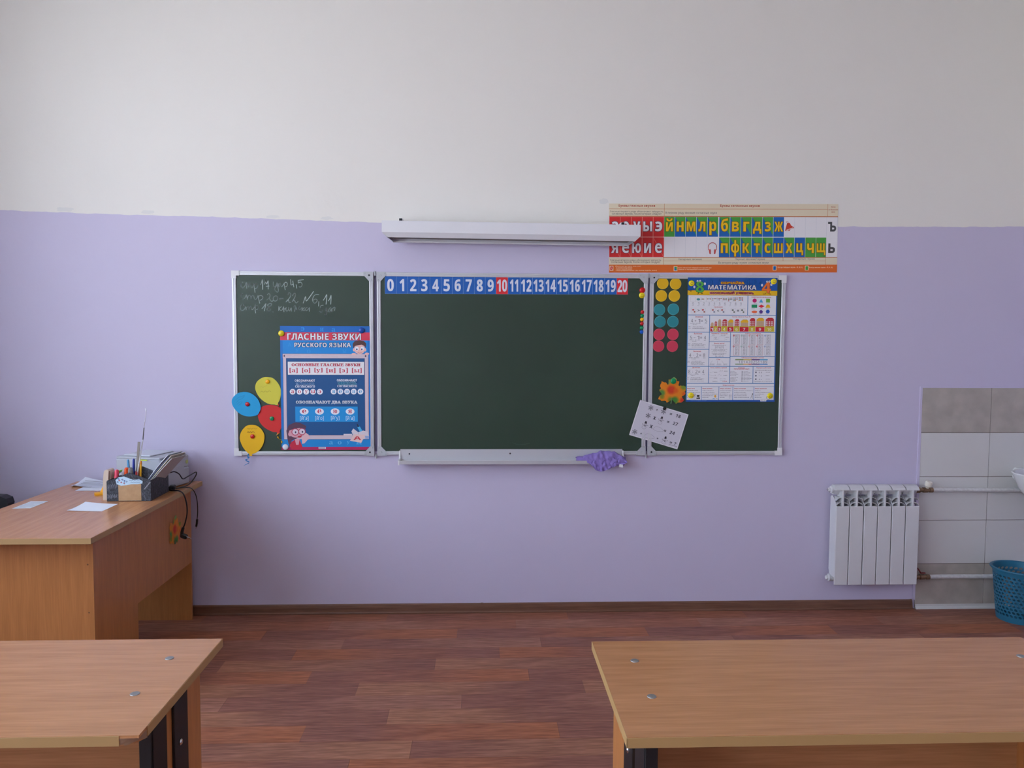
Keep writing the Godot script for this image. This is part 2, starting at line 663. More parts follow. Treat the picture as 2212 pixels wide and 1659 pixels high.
func plank(g: G, x0: float, x1: float, z0: float, z1: float, start: float, cl: Color, cr: Color, row: int):
	var n := 8
	var l := cl.srgb_to_linear()
	var r := cr.srgb_to_linear()
	var vo := fmod(row * 0.377, 1.0)
	for i in n:
		var xa := lerpf(x0, x1, float(i) / n)
		var xb := lerpf(x0, x1, float(i + 1) / n)
		var q := []
		for c in [[xa, z0], [xb, z0], [xb, z1], [xa, z1]]:
			var t: float = clampf((c[0] - start) / 1.005, 0, 1)
			var u := smoothstep(0.15, 0.85, t + 0.12 * sin(t * 9.0 + row))
			q.append([Vector3(c[0], 0, c[1]), Vector2(t, vo + 0.45 * (c[1] - z0) / 0.1267), l.lerp(r, u)])
		for k in [0, 1, 2, 0, 2, 3]:
			g.col = q[k][2]
			g.v(q[k][0], q[k][1])
	g.col = l.lerp(r, 0.5)
	g.quad(Vector3(x0, 0, z1), Vector3(x1, 0, z1), Vector3(x1, -0.008, z1), Vector3(x0, -0.008, z1), Vector3.BACK)
	g.quad(Vector3(x0, 0, z0), Vector3(x1, 0, z0), Vector3(x1, -0.008, z0), Vector3(x0, -0.008, z0), Vector3.FORWARD)
	g.quad(Vector3(x0, 0, z0), Vector3(x0, 0, z1), Vector3(x0, -0.008, z1), Vector3(x0, -0.008, z0), Vector3.LEFT)
	g.quad(Vector3(x1, 0, z0), Vector3(x1, 0, z1), Vector3(x1, -0.008, z1), Vector3(x1, -0.008, z0), Vector3.RIGHT)

# ------------------------------------------------------------------ furniture
var beech_h: StandardMaterial3D
var beech_v: StandardMaterial3D
var edge_tan: StandardMaterial3D
var black_steel: StandardMaterial3D
var chrome: StandardMaterial3D

func student_tables():
	var th := grain(11, 512, 512, true, 0.13, 1.6, 26.0)
	var tv := grain(12, 512, 512, false, 0.11, 1.6, 22.0)
	beech_h = textured("beech_laminate", c8(194, 138, 92), 0.26, th, Vector3(0.7, 1.4, 1.4))
	beech_v = textured("beech_laminate_upright", c8(196, 130, 74), 0.38, tv, Vector3(1.4, 0.7, 1.4))
	edge_tan = mat("tan_edge_band", c8(176, 140, 90), 0.5)
	black_steel = mat("black_steel", c8(16, 16, 19), 0.55)
	chrome = mat("chrome", c8(200, 200, 200), 0.22, 1.0)
	var t := thing("student_table", "beech school table whose near corner is whole, at the lower right", "table", Vector3(0.117, 0, 2.322), 0.0, "beech school tables")
	make_table(t, 1.158, 0.49, false, [0.06, 0.004, 0.41, 0.188, 0.285, 0.315])
	t = thing("student_table", "beech school table with a chipped near corner, at the lower left", "table", Vector3(-2.01, 0, 2.276), 0.0, "beech school tables")
	make_table(t, 1.158, 0.498, true, [0.035, 0.075, 0.37, 0.175, 0.255, 0.298])

func make_table(t: Node3D, w: float, d: float, chipped: bool, m: Array):
	# m: inset of the side panels, their far and near edge, far rail from-to, near rail from
	var ht := 0.758
	var g := G.new()
	var e := 0.0015
	if chipped:
		# edge band and board broken off below the near right corner
		var pl := PackedVector2Array([Vector2(e, -e), Vector2(w - e, -e), Vector2(w - e, -(d - 0.001)), Vector2(w - 0.004, -(d - e)), Vector2(e, -(d - e))])
		g.xf = Transform3D(Basis(Vector3.RIGHT, -PI / 2), Vector3.ZERO)
		g.prism(pl, ht - 0.006, ht)
		var lo := PackedVector2Array([Vector2(e, -e), Vector2(w - e, -e), Vector2(w - e, -(d - 0.035)), Vector2(w - 0.008, -(d - 0.02)), Vector2(w - 0.016, -(d - 0.011)), Vector2(w - 0.03, -(d - 0.007)), Vector2(w - 0.042, -(d - e)), Vector2(e, -(d - e))])
		g.prism(lo, ht - 0.022, ht - 0.006)
	else:
		g.box(Vector3(w / 2, ht - 0.011, d / 2), Vector3(w - 2 * e, 0.022, d - 2 * e))
	var tt := part(t, "tabletop", g, beech_h)
	var cut := 0.04 if chipped else 0.0
	var bands := [[Vector3((w - cut) / 2, ht - 0.0112, d - e / 2), Vector3(w - cut, 0.0212, e)], [Vector3(w / 2, ht - 0.0112, e / 2), Vector3(w, 0.0212, e)], [Vector3(e / 2, ht - 0.0112, d / 2), Vector3(e, 0.0212, d)], [Vector3(w - e / 2, ht - 0.0112, (d - cut) / 2), Vector3(e, 0.0212, d - cut)]]
	for b in bands:
		g = G.new()
		g.box(b[0], b[1], 0.0004)
		part(tt, "edge_band", g, edge_tan)
	if chipped:
		g = G.new()
		var rr := RandomNumberGenerator.new()
		rr.seed = 4
		var grid := []
		for j in 5:
			var row := []
			for i in 9:
				var a := i / 8.0
				var p := Vector2(w - 0.001, d - 0.036).lerp(Vector2(w - 0.044, d - 0.002), a)
				p += Vector2(0.012, 0.012) * sin(a * PI) * (1.0 - 0.55 * j / 4.0)
				row.append(Vector3(p.x + rr.randf_range(-0.0015, 0.0015), ht - 0.006 - 0.0165 * j / 4.0, p.y + rr.randf_range(-0.0015, 0.0015)))
			grid.append(row)
		g.sheet(grid, Vector3(1, 0, 1))
		part(tt, "chipboard_core", g, mat("bare_chipboard", c8(150, 118, 92), 0.95))
	# bolt heads on the top
	var bolt_grey := mat("dull_steel", c8(150, 150, 148), 0.42, 0.7)
	for x in [0.089, w - 0.089]:
		for z in [0.125, 0.315]:
			g = G.new()
			g.lathe([Vector2(0.0105, 0), Vector2(0.01, 0.0014), Vector2(0.007, 0.002), Vector2(0, 0.0022)], 20)
			part(tt, "bolt_head", g, bolt_grey, Vector3(x, ht, z))
	# side panels with steel rails
	for s in [0, 1]:
		var x: float = m[0] if s == 0 else w - m[0]
		var o := -1.0 if s == 0 else 1.0
		var pm: float = (m[1] + m[2]) / 2
		g = G.new()
		g.box(Vector3(x - o * 0.008, 0.3665, pm), Vector3(0.016, 0.733, m[2] - m[1] - 0.001))
		var sp := part(t, "side_panel", g, beech_v)
		for z in [m[1], m[2]]:
			g = G.new()
			g.box(Vector3(x - o * 0.008, 0.3665, z), Vector3(0.0162, 0.733, 0.0012))
			part(sp, "edge_band", g, edge_tan)
		g = G.new()
		g.box(Vector3(x + o * 0.0035, 0.37, (m[3] + m[4]) / 2), Vector3(0.007, 0.725, m[4] - m[3]), 0.001)
		g.box(Vector3(x - o * 0.0195, 0.37, (m[3] + m[4]) / 2), Vector3(0.007, 0.725, m[4] - m[3]), 0.001)
		part(t, "steel_rail", g, black_steel)
		g = G.new()
		g.box(Vector3(x + o * 0.0035, 0.37, (m[5] + m[2]) / 2), Vector3(0.007, 0.725, m[2] - m[5]), 0.001)
		g.box(Vector3(x - o * 0.008, 0.37, m[2] + 0.0035), Vector3(0.026, 0.725, 0.005), 0.001)
		part(t, "steel_rail", g, black_steel)
		g = G.new()
		g.box(Vector3(x - o * 0.031, ht - 0.0246, 0.22), Vector3(0.03, 0.005, 0.24), 0.001)
		part(t, "support_arm", g, black_steel)
		for y in [0.6, 0.38]:
			g = G.new()
			g.xf = Transform3D(Basis(Vector3.FORWARD, o * PI / 2), Vector3(x + o * 0.007, y, (m[3] + m[4]) / 2 + 0.012))
			g.lathe([Vector2(0.0075, 0), Vector2(0.0075, 0.003), Vector2(0.005, 0.0055), Vector2(0.0025, 0.0055), Vector2(0.0025, 0.004), Vector2(0, 0.004)], 18)
			part(t, "bolt", g, chrome)
	g = G.new()
	g.box(Vector3(w / 2, 0.52, 0.1), Vector3(w - 2 * m[0] - 0.032, 0.4, 0.016))
	part(t, "modesty_panel", g, beech_h)
	g = G.new()
	g.box(Vector3(w / 2, 0.12, 0.225), Vector3(w - 2 * m[0] - 0.046, 0.06, 0.03), 0.002)
	part(t, "foot_rail", g, black_steel)

func teacher_desk():
	var t := thing("teacher_desk", "large beech teacher's desk with its end against the lilac wall", "desk", Vector3(-2.38, 0, 0.03))
	var w := 0.675
	var d := 1.212
	var g := G.new()
	g.box(Vector3(w / 2, 0.746, d / 2), Vector3(w - 0.003, 0.024, d - 0.003))
	# grain along the length of this top
	var long := textured("beech_laminate_long", c8(204, 144, 98), 0.21, grain(15, 512, 512, false, 0.12, 1.6, 26.0), Vector3(1.4, 1.4, 0.7))
	var tt := part(t, "desktop", g, long)
	for b in [[Vector3(w / 2, 0.7458, d - 0.00075), Vector3(w, 0.0232, 0.0015)], [Vector3(w / 2, 0.7458, 0.00075), Vector3(w, 0.0232, 0.0015)], [Vector3(w - 0.00075, 0.7458, d / 2), Vector3(0.0015, 0.0232, d)], [Vector3(0.00075, 0.7458, d / 2), Vector3(0.0015, 0.0232, d)]]:
		g = G.new()
		g.box(b[0], b[1], 0.0004)
		part(tt, "edge_band", g, edge_tan)
	# near pedestal: camera-side face z 1.13 in the room, inner face 0.735
	var px := w - 0.05
	g = G.new()
	g.box(Vector3((0.06 + px - 0.016) / 2, 0.367, 1.092), Vector3(px - 0.016 - 0.06, 0.734, 0.016))
	var near := part(t, "end_panel", g, beech_v)
	for y in [0.62, 0.42]:
		g = G.new()
		g.xf = Transform3D(Basis(Vector3.RIGHT, PI / 2), Vector3(px - 0.022, y, 1.1))
		g.lathe([Vector2(0.0035, 0), Vector2(0.003, 0.0006), Vector2(0, 0.0006)], 12)
		part(near, "screw_cap", g, mat("screw_cap", c8(120, 84, 56), 0.6))
	g = G.new()
	g.box(Vector3((0.06 + px - 0.016) / 2, 0.367, 0.713), Vector3(px - 0.016 - 0.06, 0.734, 0.016))
	part(t, "pedestal_panel", g, beech_v)
	for k in 3:
		g = G.new()
		g.box(Vector3(0.068, 0.135 + k * 0.23, 0.9), Vector3(0.016, 0.222, 0.355), 0.001)
		var dr := part(t, "drawer_front", g, beech_v)
		g = G.new()
		g.tube(PackedVector3Array([Vector3(0.06, 0.135 + k * 0.23, 0.85), Vector3(0.04, 0.135 + k * 0.23, 0.86), Vector3(0.04, 0.135 + k * 0.23, 0.94), Vector3(0.06, 0.135 + k * 0.23, 0.95)]), 0.004, 8)
		part(dr, "handle", g, chrome)
	# right side: full height by the pedestal, short modesty panel towards the wall
	var pl := PackedVector2Array([Vector2(-1.1, 0.0), Vector2(-0.705, 0.0), Vector2(-0.705, 0.32), Vector2(-0.0555, 0.32), Vector2(-0.0555, 0.734), Vector2(-1.1, 0.734)])
	g = G.new()
	g.xf = Transform3D(Basis(Vector3.UP, PI / 2), Vector3.ZERO)
	g.prism(pl, px - 0.016, px)
	part(t, "side_panel", g, beech_v)
	g = G.new()
	g.box(Vector3((0.03 + px) / 2, 0.367, 0.0475), Vector3(px - 0.03, 0.734, 0.016))
	part(t, "wall_end_panel", g, beech_v)
	# swivel chair on the far side of the desk
	var c := thing("office_chair", "black office chair behind the teacher's desk, only its arm in view", "chair", Vector3(-2.78, 0, 0.55))
	var leather := mat("black_leatherette", c8(22, 22, 25), 0.45)
	g = G.new()
	g.box(Vector3(0.02, 0.47, 0), Vector3(0.46, 0.09, 0.44), 0.03)
	part(c, "seat", g, leather)
	g = G.new()
	g.box(Vector3(-0.24, 0.82, 0), Vector3(0.08, 0.6, 0.42), 0.03)
	part(c, "backrest", g, leather)
	g = G.new()
	g.lathe([Vector2(0.03, 0.08), Vector2(0.03, 0.42)], 16)
	part(c, "column", g, black_steel)
	for k in 5:
		var a := TAU * k / 5 + 0.3
		g = G.new()
		g.tube(PackedVector3Array([Vector3(0, 0.1, 0), Vector3(cos(a) * 0.24, 0.065, sin(a) * 0.24)]), 0.02, 8, 0.7)
		var lg := part(c, "leg", g, black_steel)
		g = G.new()
		g.xf = Transform3D(Basis(Vector3.UP, -a) * Basis(Vector3.RIGHT, PI / 2), Vector3(cos(a) * 0.24, 0.027, sin(a) * 0.24))
		g.lathe([Vector2(0, -0.02), Vector2(0.022, -0.02), Vector2(0.027, -0.015), Vector2(0.027, 0.015), Vector2(0.022, 0.02), Vector2(0, 0.02)], 16)
		part(lg, "castor", g, black_steel)
	for s in [-1, 1]:
		g = G.new()
		g.tube(smooth_path([Vector3(0.1, 0.44, s * 0.22), Vector3(0.16, 0.56, s * 0.25), Vector3(0.12, 0.67, s * 0.25), Vector3(0.0, 0.69, s * 0.25), Vector3(-0.2, 0.67, s * 0.24)]), 0.014, 8)
		part(c, "arm_bracket", g, mat("grey_plastic", c8(90, 92, 98), 0.5))
		g = G.new()
		var pp := PackedVector2Array()
		for q in [[-0.16, 0.7], [-0.14, 0.735], [0.0, 0.738], [0.1, 0.742], [0.17, 0.738], [0.2, 0.725], [0.208, 0.7], [0.2, 0.655], [0.17, 0.66], [0.15, 0.69], [0.08, 0.703]]:
			pp.append(Vector2(q[0], q[1]))
		g.prism(pp, s * 0.25 - 0.03, s * 0.25 + 0.03)
		part(c, "armrest", g, leather)

# ------------------------------------------------------------------ chalkboard
var alu: StandardMaterial3D
const FZ := 0.02       # front of the frames
const SZ := 0.0145     # writing surface

func rail(n: Node3D, a: Vector2, b: Vector2):
	# ribbed aluminium profile from a to b, 22 mm wide, outer side on the left of the way
	var g := G.new()
	var dir := (b - a).normalized()
	var inw := Vector2(dir.y, -dir.x)
	var prof := PackedVector2Array([Vector2(0, 0.002), Vector2(0.022, 0.002), Vector2(0.022, 0.018), Vector2(0.0205, 0.0195), Vector2(0.0145, 0.02), Vector2(0.0135, 0.0175), Vector2(0.0095, 0.0175), Vector2(0.0085, 0.02), Vector2(0.0015, 0.0195), Vector2(0, 0.017)])
	g.xf = Transform3D(Basis(Vector3(inw.x, inw.y, 0), Vector3(0, 0, 1), Vector3(dir.x, dir.y, 0)), Vector3(a.x, a.y, 0))
	g.prism(prof, 0.0, (b - a).length())
	part(n, "frame_rail", g, alu)

func chalkboard():
	alu = mat("aluminium", c8(206, 208, 212), 0.36, 0.45)
	var cap := mat("white_plastic_corner", c8(226, 226, 228), 0.4)
	var plate := mat("grey_hinge_plate", c8(184, 187, 192), 0.45, 0.15)
	var dark := mat("dark_hole", c8(40, 42, 50), 0.6)
	var green := textured("green_enamel", Color.WHITE, 0.42, mottle(61, c8(39, 60, 46), c8(45, 67, 52), 0.004), Vector3.ONE)
	var t := thing("chalkboard", "green three-panel chalkboard in an aluminium frame on the lilac wall", "chalkboard", Vector3(0, 0.899, 0.0012))
	var y0 := 0.0
	var y1 := 1.009
	for k in 3:
		var x0: float = [-1.531, -0.7485, 0.7615][k]
		var x1: float = [-0.7675, 0.7495, 1.5275][k]
		var g := G.new()
		g.box(Vector3((x0 + x1) / 2, (y0 + y1) / 2, SZ / 2), Vector3(x1 - x0 - 0.02, y1 - y0 - 0.02, SZ))
		var p := part(t, ["left_wing", "centre_panel", "right_wing"][k], g, green)
		rail(p, Vector2(x0, y1), Vector2(x1, y1))
		rail(p, Vector2(x1, y0), Vector2(x0, y0))
		rail(p, Vector2(x0, y0 + 0.022), Vector2(x0, y1 - 0.022))
		rail(p, Vector2(x1, y1 - 0.022), Vector2(x1, y0 + 0.022))
		for c in [[0, 0], [0, 1], [1, 0], [1, 1]]:
			var sx := 1.0 if c[0] == 0 else -1.0
			var sy := 1.0 if c[1] == 0 else -1.0
			var o := Vector3(x0 if c[0] == 0 else x1, y0 if c[1] == 0 else y1, 0)
			var outer: bool = (k == 0 and c[0] == 0) or (k == 2 and c[0] == 1)
			g = G.new()
			if outer:
				g.xf = Transform3D(Basis(), o)
				g.prism(PackedVector2Array([Vector2(-0.002 * sx, -0.002 * sy), Vector2(0.04 * sx, -0.002 * sy), Vector2(0.04 * sx, 0.024 * sy), Vector2(0.024 * sx, 0.024 * sy), Vector2(0.024 * sx, 0.04 * sy), Vector2(-0.002 * sx, 0.04 * sy)]), 0.0, 0.0225)
				part(p, "corner_cap", g, cap)
			else:
				g.xf = Transform3D(Basis(), o)
				g.prism(PackedVector2Array([Vector2(-0.001 * sx, -0.003 * sy), Vector2(0.052 * sx, -0.003 * sy), Vector2(0.052 * sx, 0.017 * sy), Vector2(0.021 * sx, 0.05 * sy), Vector2(-0.001 * sx, 0.05 * sy)]), 0.019, 0.0215)
				part(p, "hinge_plate", g, plate)
				for q in [[0.044, 0.006, 0.004], [0.0085, 0.042, 0.004], [0.022, 0.017, 0.005]]:
					var rv := G.new()
					rv.xf = Transform3D(Basis(Vector3.RIGHT, PI / 2), o + Vector3(q[0] * sx, q[1] * sy, 0.0215))
					rv.lathe([Vector2(q[2], 0), Vector2(q[2] * 0.8, 0.0018), Vector2(0, 0.0024)], 14)
					part(p, "rivet", rv, dark if q[2] == 0.005 and k != 1 else plate)
	# hinge pins in the two gaps
	for x in [-0.758, 0.7555]:
		for y in [0.0, 1.009]:
			var g := G.new()
			g.xf = Transform3D(Basis(), Vector3(x, y - 0.018, 0.012))
			g.lathe([Vector2(0, 0), Vector2(0.0055, 0), Vector2(0.0055, 0.022), Vector2(0.003, 0.025), Vector2(0, 0.025)], 16)
			part(t, "hinge_pin", g, plate)
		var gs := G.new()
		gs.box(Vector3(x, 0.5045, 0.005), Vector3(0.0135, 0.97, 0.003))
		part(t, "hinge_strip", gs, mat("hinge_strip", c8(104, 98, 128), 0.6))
	# chalk tray
	var g := G.new()
	g.xf = Transform3D(Basis(Vector3.UP, PI / 2), Vector3.ZERO)
	g.prism(PackedVector2Array([Vector2(-0.021, 0.034), Vector2(-0.021, -0.0265), Vector2(-0.027, -0.037), Vector2(-0.078, -0.041), Vector2(-0.083, -0.041), Vector2(-0.083, -0.022), Vector2(-0.0805, -0.022), Vector2(-0.0785, -0.0375), Vector2(-0.029, -0.033), Vector2(-0.0245, -0.0265), Vector2(-0.0235, 0.034)]), -0.622, 0.618)
	var tray := part(t, "chalk_tray", g, alu)
	for x in [-0.625, 0.621]:
		g = G.new()
		g.xf = Transform3D(Basis(Vector3.UP, PI / 2), Vector3.ZERO)
		g.prism(PackedVector2Array([Vector2(-0.0205, 0.026), Vector2(-0.026, 0.026), Vector2(-0.034, -0.015), Vector2(-0.086, -0.02), Vector2(-0.086, -0.045), Vector2(-0.0205, -0.045)]), x - 0.004, x + 0.004)
		part(tray, "end_cap", g, cap)
	for q in [[-0.572, 0.008], [-0.012, 0.01]]:
		g = G.new()
		g.xf = Transform3D(Basis(Vector3.RIGHT, PI / 2), Vector3(q[0], q[1], 0.0235))
		g.lathe([Vector2(0.0048, 0), Vector2(0.004, 0.0012), Vector2(0, 0.0015)], 14)
		part(tray, "screw", g, dark)
	# chalk handwriting on the left wing: strokes in tenths of a millimetre-like drawing units, 5.30 m wide units per metre
	var strokes := [
		[285, 295, 265, 270, 235, 285, 210, 350, 215, 410, 245, 440, 290, 420, 335, 360], [335, 360, 375, 285, 378, 460], [378, 350, 420, 320, 440, 350, 440, 430], [442, 355, 480, 312, 505, 350, 515, 420, 540, 435, 575, 370, 595, 320],
		[590, 300, 605, 430, 625, 580], [600, 345, 650, 302, 700, 332, 705, 400, 670, 445, 625, 455], [790, 345, 825, 270, 850, 200, 852, 490], [908, 335, 942, 245, 930, 208, 975, 320, 1020, 222, 1018, 480], [950, 390, 1050, 380],
		[1175, 250, 1175, 340, 1190, 395, 1220, 400, 1260, 340, 1285, 270], [1285, 275, 1300, 380, 1322, 510, 1295, 560, 1240, 530, 1215, 470, 1230, 420, 1290, 340, 1325, 295], [1322, 300, 1340, 405], [1332, 345, 1370, 285, 1395, 320, 1402, 380, 1428, 395, 1480, 320], [1490, 280, 1505, 380, 1525, 495], [1500, 292, 1550, 260, 1590, 300, 1580, 370, 1530, 400],
		[1690, 170, 1695, 260, 1702, 340, 1765, 318], [1752, 215, 1785, 410], [1850, 325, 1875, 445], [1910, 205, 2080, 180], [1915, 212, 1925, 280, 1975, 250, 2030, 300, 2020, 370, 1985, 400, 1930, 395],
		[280, 650, 255, 610, 225, 625, 210, 690, 225, 760, 270, 780, 320, 740, 365, 645], [365, 642, 400, 790], [400, 745, 430, 672, 470, 665, 495, 700, 505, 770], [505, 725, 540, 668, 580, 682, 602, 762, 640, 790, 690, 730, 712, 670], [710, 660, 735, 790, 760, 905], [715, 692, 790, 665, 850, 692, 845, 760, 770, 815],
		[985, 650, 1030, 605, 1070, 640, 1055, 720, 970, 800, 1040, 748, 1090, 820, 1130, 840, 1180, 790], [1240, 670, 1182, 700, 1165, 780, 1210, 830, 1270, 810, 1300, 740, 1280, 685, 1235, 668], [1340, 766, 1470, 750], [1342, 758, 1468, 744], [1610, 650, 1615, 592, 1650, 575, 1690, 620, 1660, 720, 1540, 855, 1618, 800, 1640, 870, 1690, 860], [1740, 670, 1770, 612, 1820, 590, 1835, 640, 1800, 730, 1735, 840, 1790, 795, 1830, 870, 1860, 880, 1910, 830],
		[2058, 890, 2095, 780, 2133, 690, 2153, 820, 2260, 690, 2373, 530], [2538, 630, 2443, 626, 2373, 680, 2343, 790, 2373, 870, 2423, 880, 2473, 820, 2463, 772, 2403, 766, 2363, 800], [2528, 830, 2518, 980], [2658, 800, 2715, 720, 2768, 630, 2743, 920], [2813, 820, 2865, 730, 2898, 650, 2883, 920],
		[290, 980, 260, 930, 215, 940, 185, 1020, 195, 1100, 240, 1120, 300, 1080, 340, 990], [340, 987, 355, 1110], [358, 1055, 400, 1000, 430, 1012, 440, 1085], [443, 1035, 490, 990, 510, 1030, 520, 1085, 550, 1085, 600, 1010, 628, 950], [630, 940, 618, 1080, 635, 1200], [622, 995, 680, 970, 715, 1010, 700, 1070, 650, 1090], [820, 1065, 890, 985, 945, 910, 890, 1135], [1060, 1000, 990, 960, 1050, 905, 1110, 912, 1090, 970, 1010, 1032, 975, 1090, 1010, 1140, 1060, 1130, 1080, 1070, 1050, 1020, 1020, 990], [1148, 1150, 1156, 1160],
		[1330, 985, 1320, 1120], [1410, 990, 1342, 1052, 1380, 1110, 1430, 1090, 1468, 1000], [1470, 990, 1480, 1160], [1478, 1075, 1545, 1042], [1548, 1012, 1538, 1100, 1573, 1130, 1613, 1080, 1623, 1010, 1628, 1100, 1653, 1120, 1698, 1030, 1703, 1140], [1773, 1010, 1803, 960, 1833, 1000, 1813, 1070, 1793, 1145], [1843, 1010, 1863, 1090], [1973, 1000, 1933, 1002, 1923, 1060, 1953, 1090, 2003, 1040, 2028, 1010], [2028, 1010, 2018, 1120], [2103, 1020, 2033, 1070, 2083, 1110, 2123, 1070], [2183, 1010, 2133, 1040, 2128, 1100, 2163, 1110, 2213, 1060, 2248, 1010], [2243, 1030, 2243, 1140],
		[2663, 945, 2593, 960, 2578, 1040, 2623, 1050, 2638, 1100, 2603, 1155, 2538, 1130], [2753, 1020, 2723, 1060, 2723, 1120, 2753, 1100, 2763, 1030, 2768, 1100, 2763, 1180, 2723, 1250, 2703, 1220, 2733, 1170, 2793, 1130], [2883, 1010, 2833, 1060, 2823, 1140, 2863, 1130, 2903, 1050, 2903, 1130, 2923, 1140, 2943, 1090], [2933, 1060, 2983, 1000, 3013, 1020, 2993, 1110]]
	var pr := Pr.new(1.0, 1.0, 0, 0, 5530, 5530)
	var chalk := c8(200, 216, 211)
	for s in strokes:
		pr.line(smooth2(s, 4), 21.0, chalk, 1.0)
	for k in 5:
		pr.line([1345, 752 + k * 4, 1468, 738 + k * 4], 9.0, c8(196, 208, 206), 1.2)
	# crop origin (505, 590) of the photograph on the writing surface
	var wing: Node3D = t.get_node("left_wing")
	part(wing, "chalk_writing", pr.g, mat_chalk(), Vector3(-1.521, 1.897 - 0.899, SZ + 0.0003))
	# faint smears of wiped chalk on the centre panel
	var sm := Pr.new(1.0, 1.0, 0, 0, 1000, 1000)
	for a in [[20, 40, 60, 52, 120, 44]]:
		sm.line(smooth2(a, 4), 2.2, c8(72, 94, 82), 1.0)
	part(t.get_node("centre_panel"), "chalk_smear", sm.g, mat_chalk(), Vector3(-0.02, 0.11, SZ + 0.0003))
	# cloth over the tray
	var grid := []
	var nz := fbm(9, 1.0, 3)
	var nu := 60
	for i in nu + 1:
		var u := float(i) / nu
		var x := lerpf(0.352, 0.632, u)
		var bulge := pow(sin(clampf(u * 0.93 + 0.07, 0, 1) * PI), 0.55)
		var tp := lerpf(0.897, 0.926, smoothstep(0.0, 0.6, u)) - 0.03 * smoothstep(0.72, 1.0, u)
		var hang := 0.0
		if u > 0.2:
			hang = 0.046 * smoothstep(0.2, 0.44, u) * (1.0 - 0.72 * smoothstep(0.5, 0.92, u))
		var row := []
		for j in 33:
			var v := j / 32.0
			var p := Vector3(x, 0, 0)
			var fold := nz.get_noise_2d(u * 9.0 + v * 2.0, v * 3.0) * 0.006 + 0.004 * sin(u * 26.0 + v * 7.0) * sin(v * PI) + 0.0035 * sin(u * 61.0 - v * 11.0) * v
			var rd := 0.026 * bulge + 0.004
			if v < 0.6:
				var a := lerpf(2.7, -0.9, v / 0.6)
				p.y = 0.866 + (tp - 0.866) * 0.5 + (tp - 0.866) * 0.55 * sin(a) * lerpf(0.55, 1.0, bulge) + fold
				p.z = 0.06 + rd * cos(a) + fold * 0.7
			else:
				var s := (v - 0.6) / 0.4
				p.y = 0.866 + (tp - 0.866) * (0.5 - 0.43) - s * (hang + 0.004) + fold * 0.5
				p.z = 0.06 + rd * 0.62 + 0.018 * sin(minf(s * 3.0, 1.0) * PI / 2) * smoothstep(0.18, 0.3, u) + fold * 1.2 + 0.004 * sin(u * 40.0) * s
				p.x += 0.03 * s * (0.45 - u)
			p.z = maxf(p.z, 0.03)
			if u > 0.2 and v > 0.42 and p.y < 0.888:
				p.z = maxf(p.z, 0.0895 + absf(fold))
			elif p.z < 0.088:
				p.y = maxf(p.y, 0.868)
			if u <= 0.2:
				p.z = minf(p.z, 0.079)
			row.append(p)
		grid.append(row)
	g = G.new()
	g.sheet(grid, Vector3.ZERO)
	var cm := mat("purple_microfibre", c8(138, 118, 188), 0.95)
	cm.rim_enabled = true
	cm.rim = 0.4
	cm.rim_tint = 0.6
	var cl := thing("cleaning_cloth", "crumpled purple cleaning cloth draped over the chalk tray's right end", "cloth")
	part(cl, "cloth", g, cm)
	g = G.new()
	g.xf = Transform3D(Basis(Vector3.BACK, -0.12), Vector3(0.598, 0.851, 0.1005))
	g.box(Vector3.ZERO, Vector3(0.021, 0.016, 0.0006))
	part(cl, "care_tag", g, mat("white_fabric_tag", c8(226, 226, 228), 0.8))

func mat_chalk() -> StandardMaterial3D:
	var m := mat("chalk", Color.WHITE, 0.95)
	m.vertex_color_use_as_albedo = true
	return m

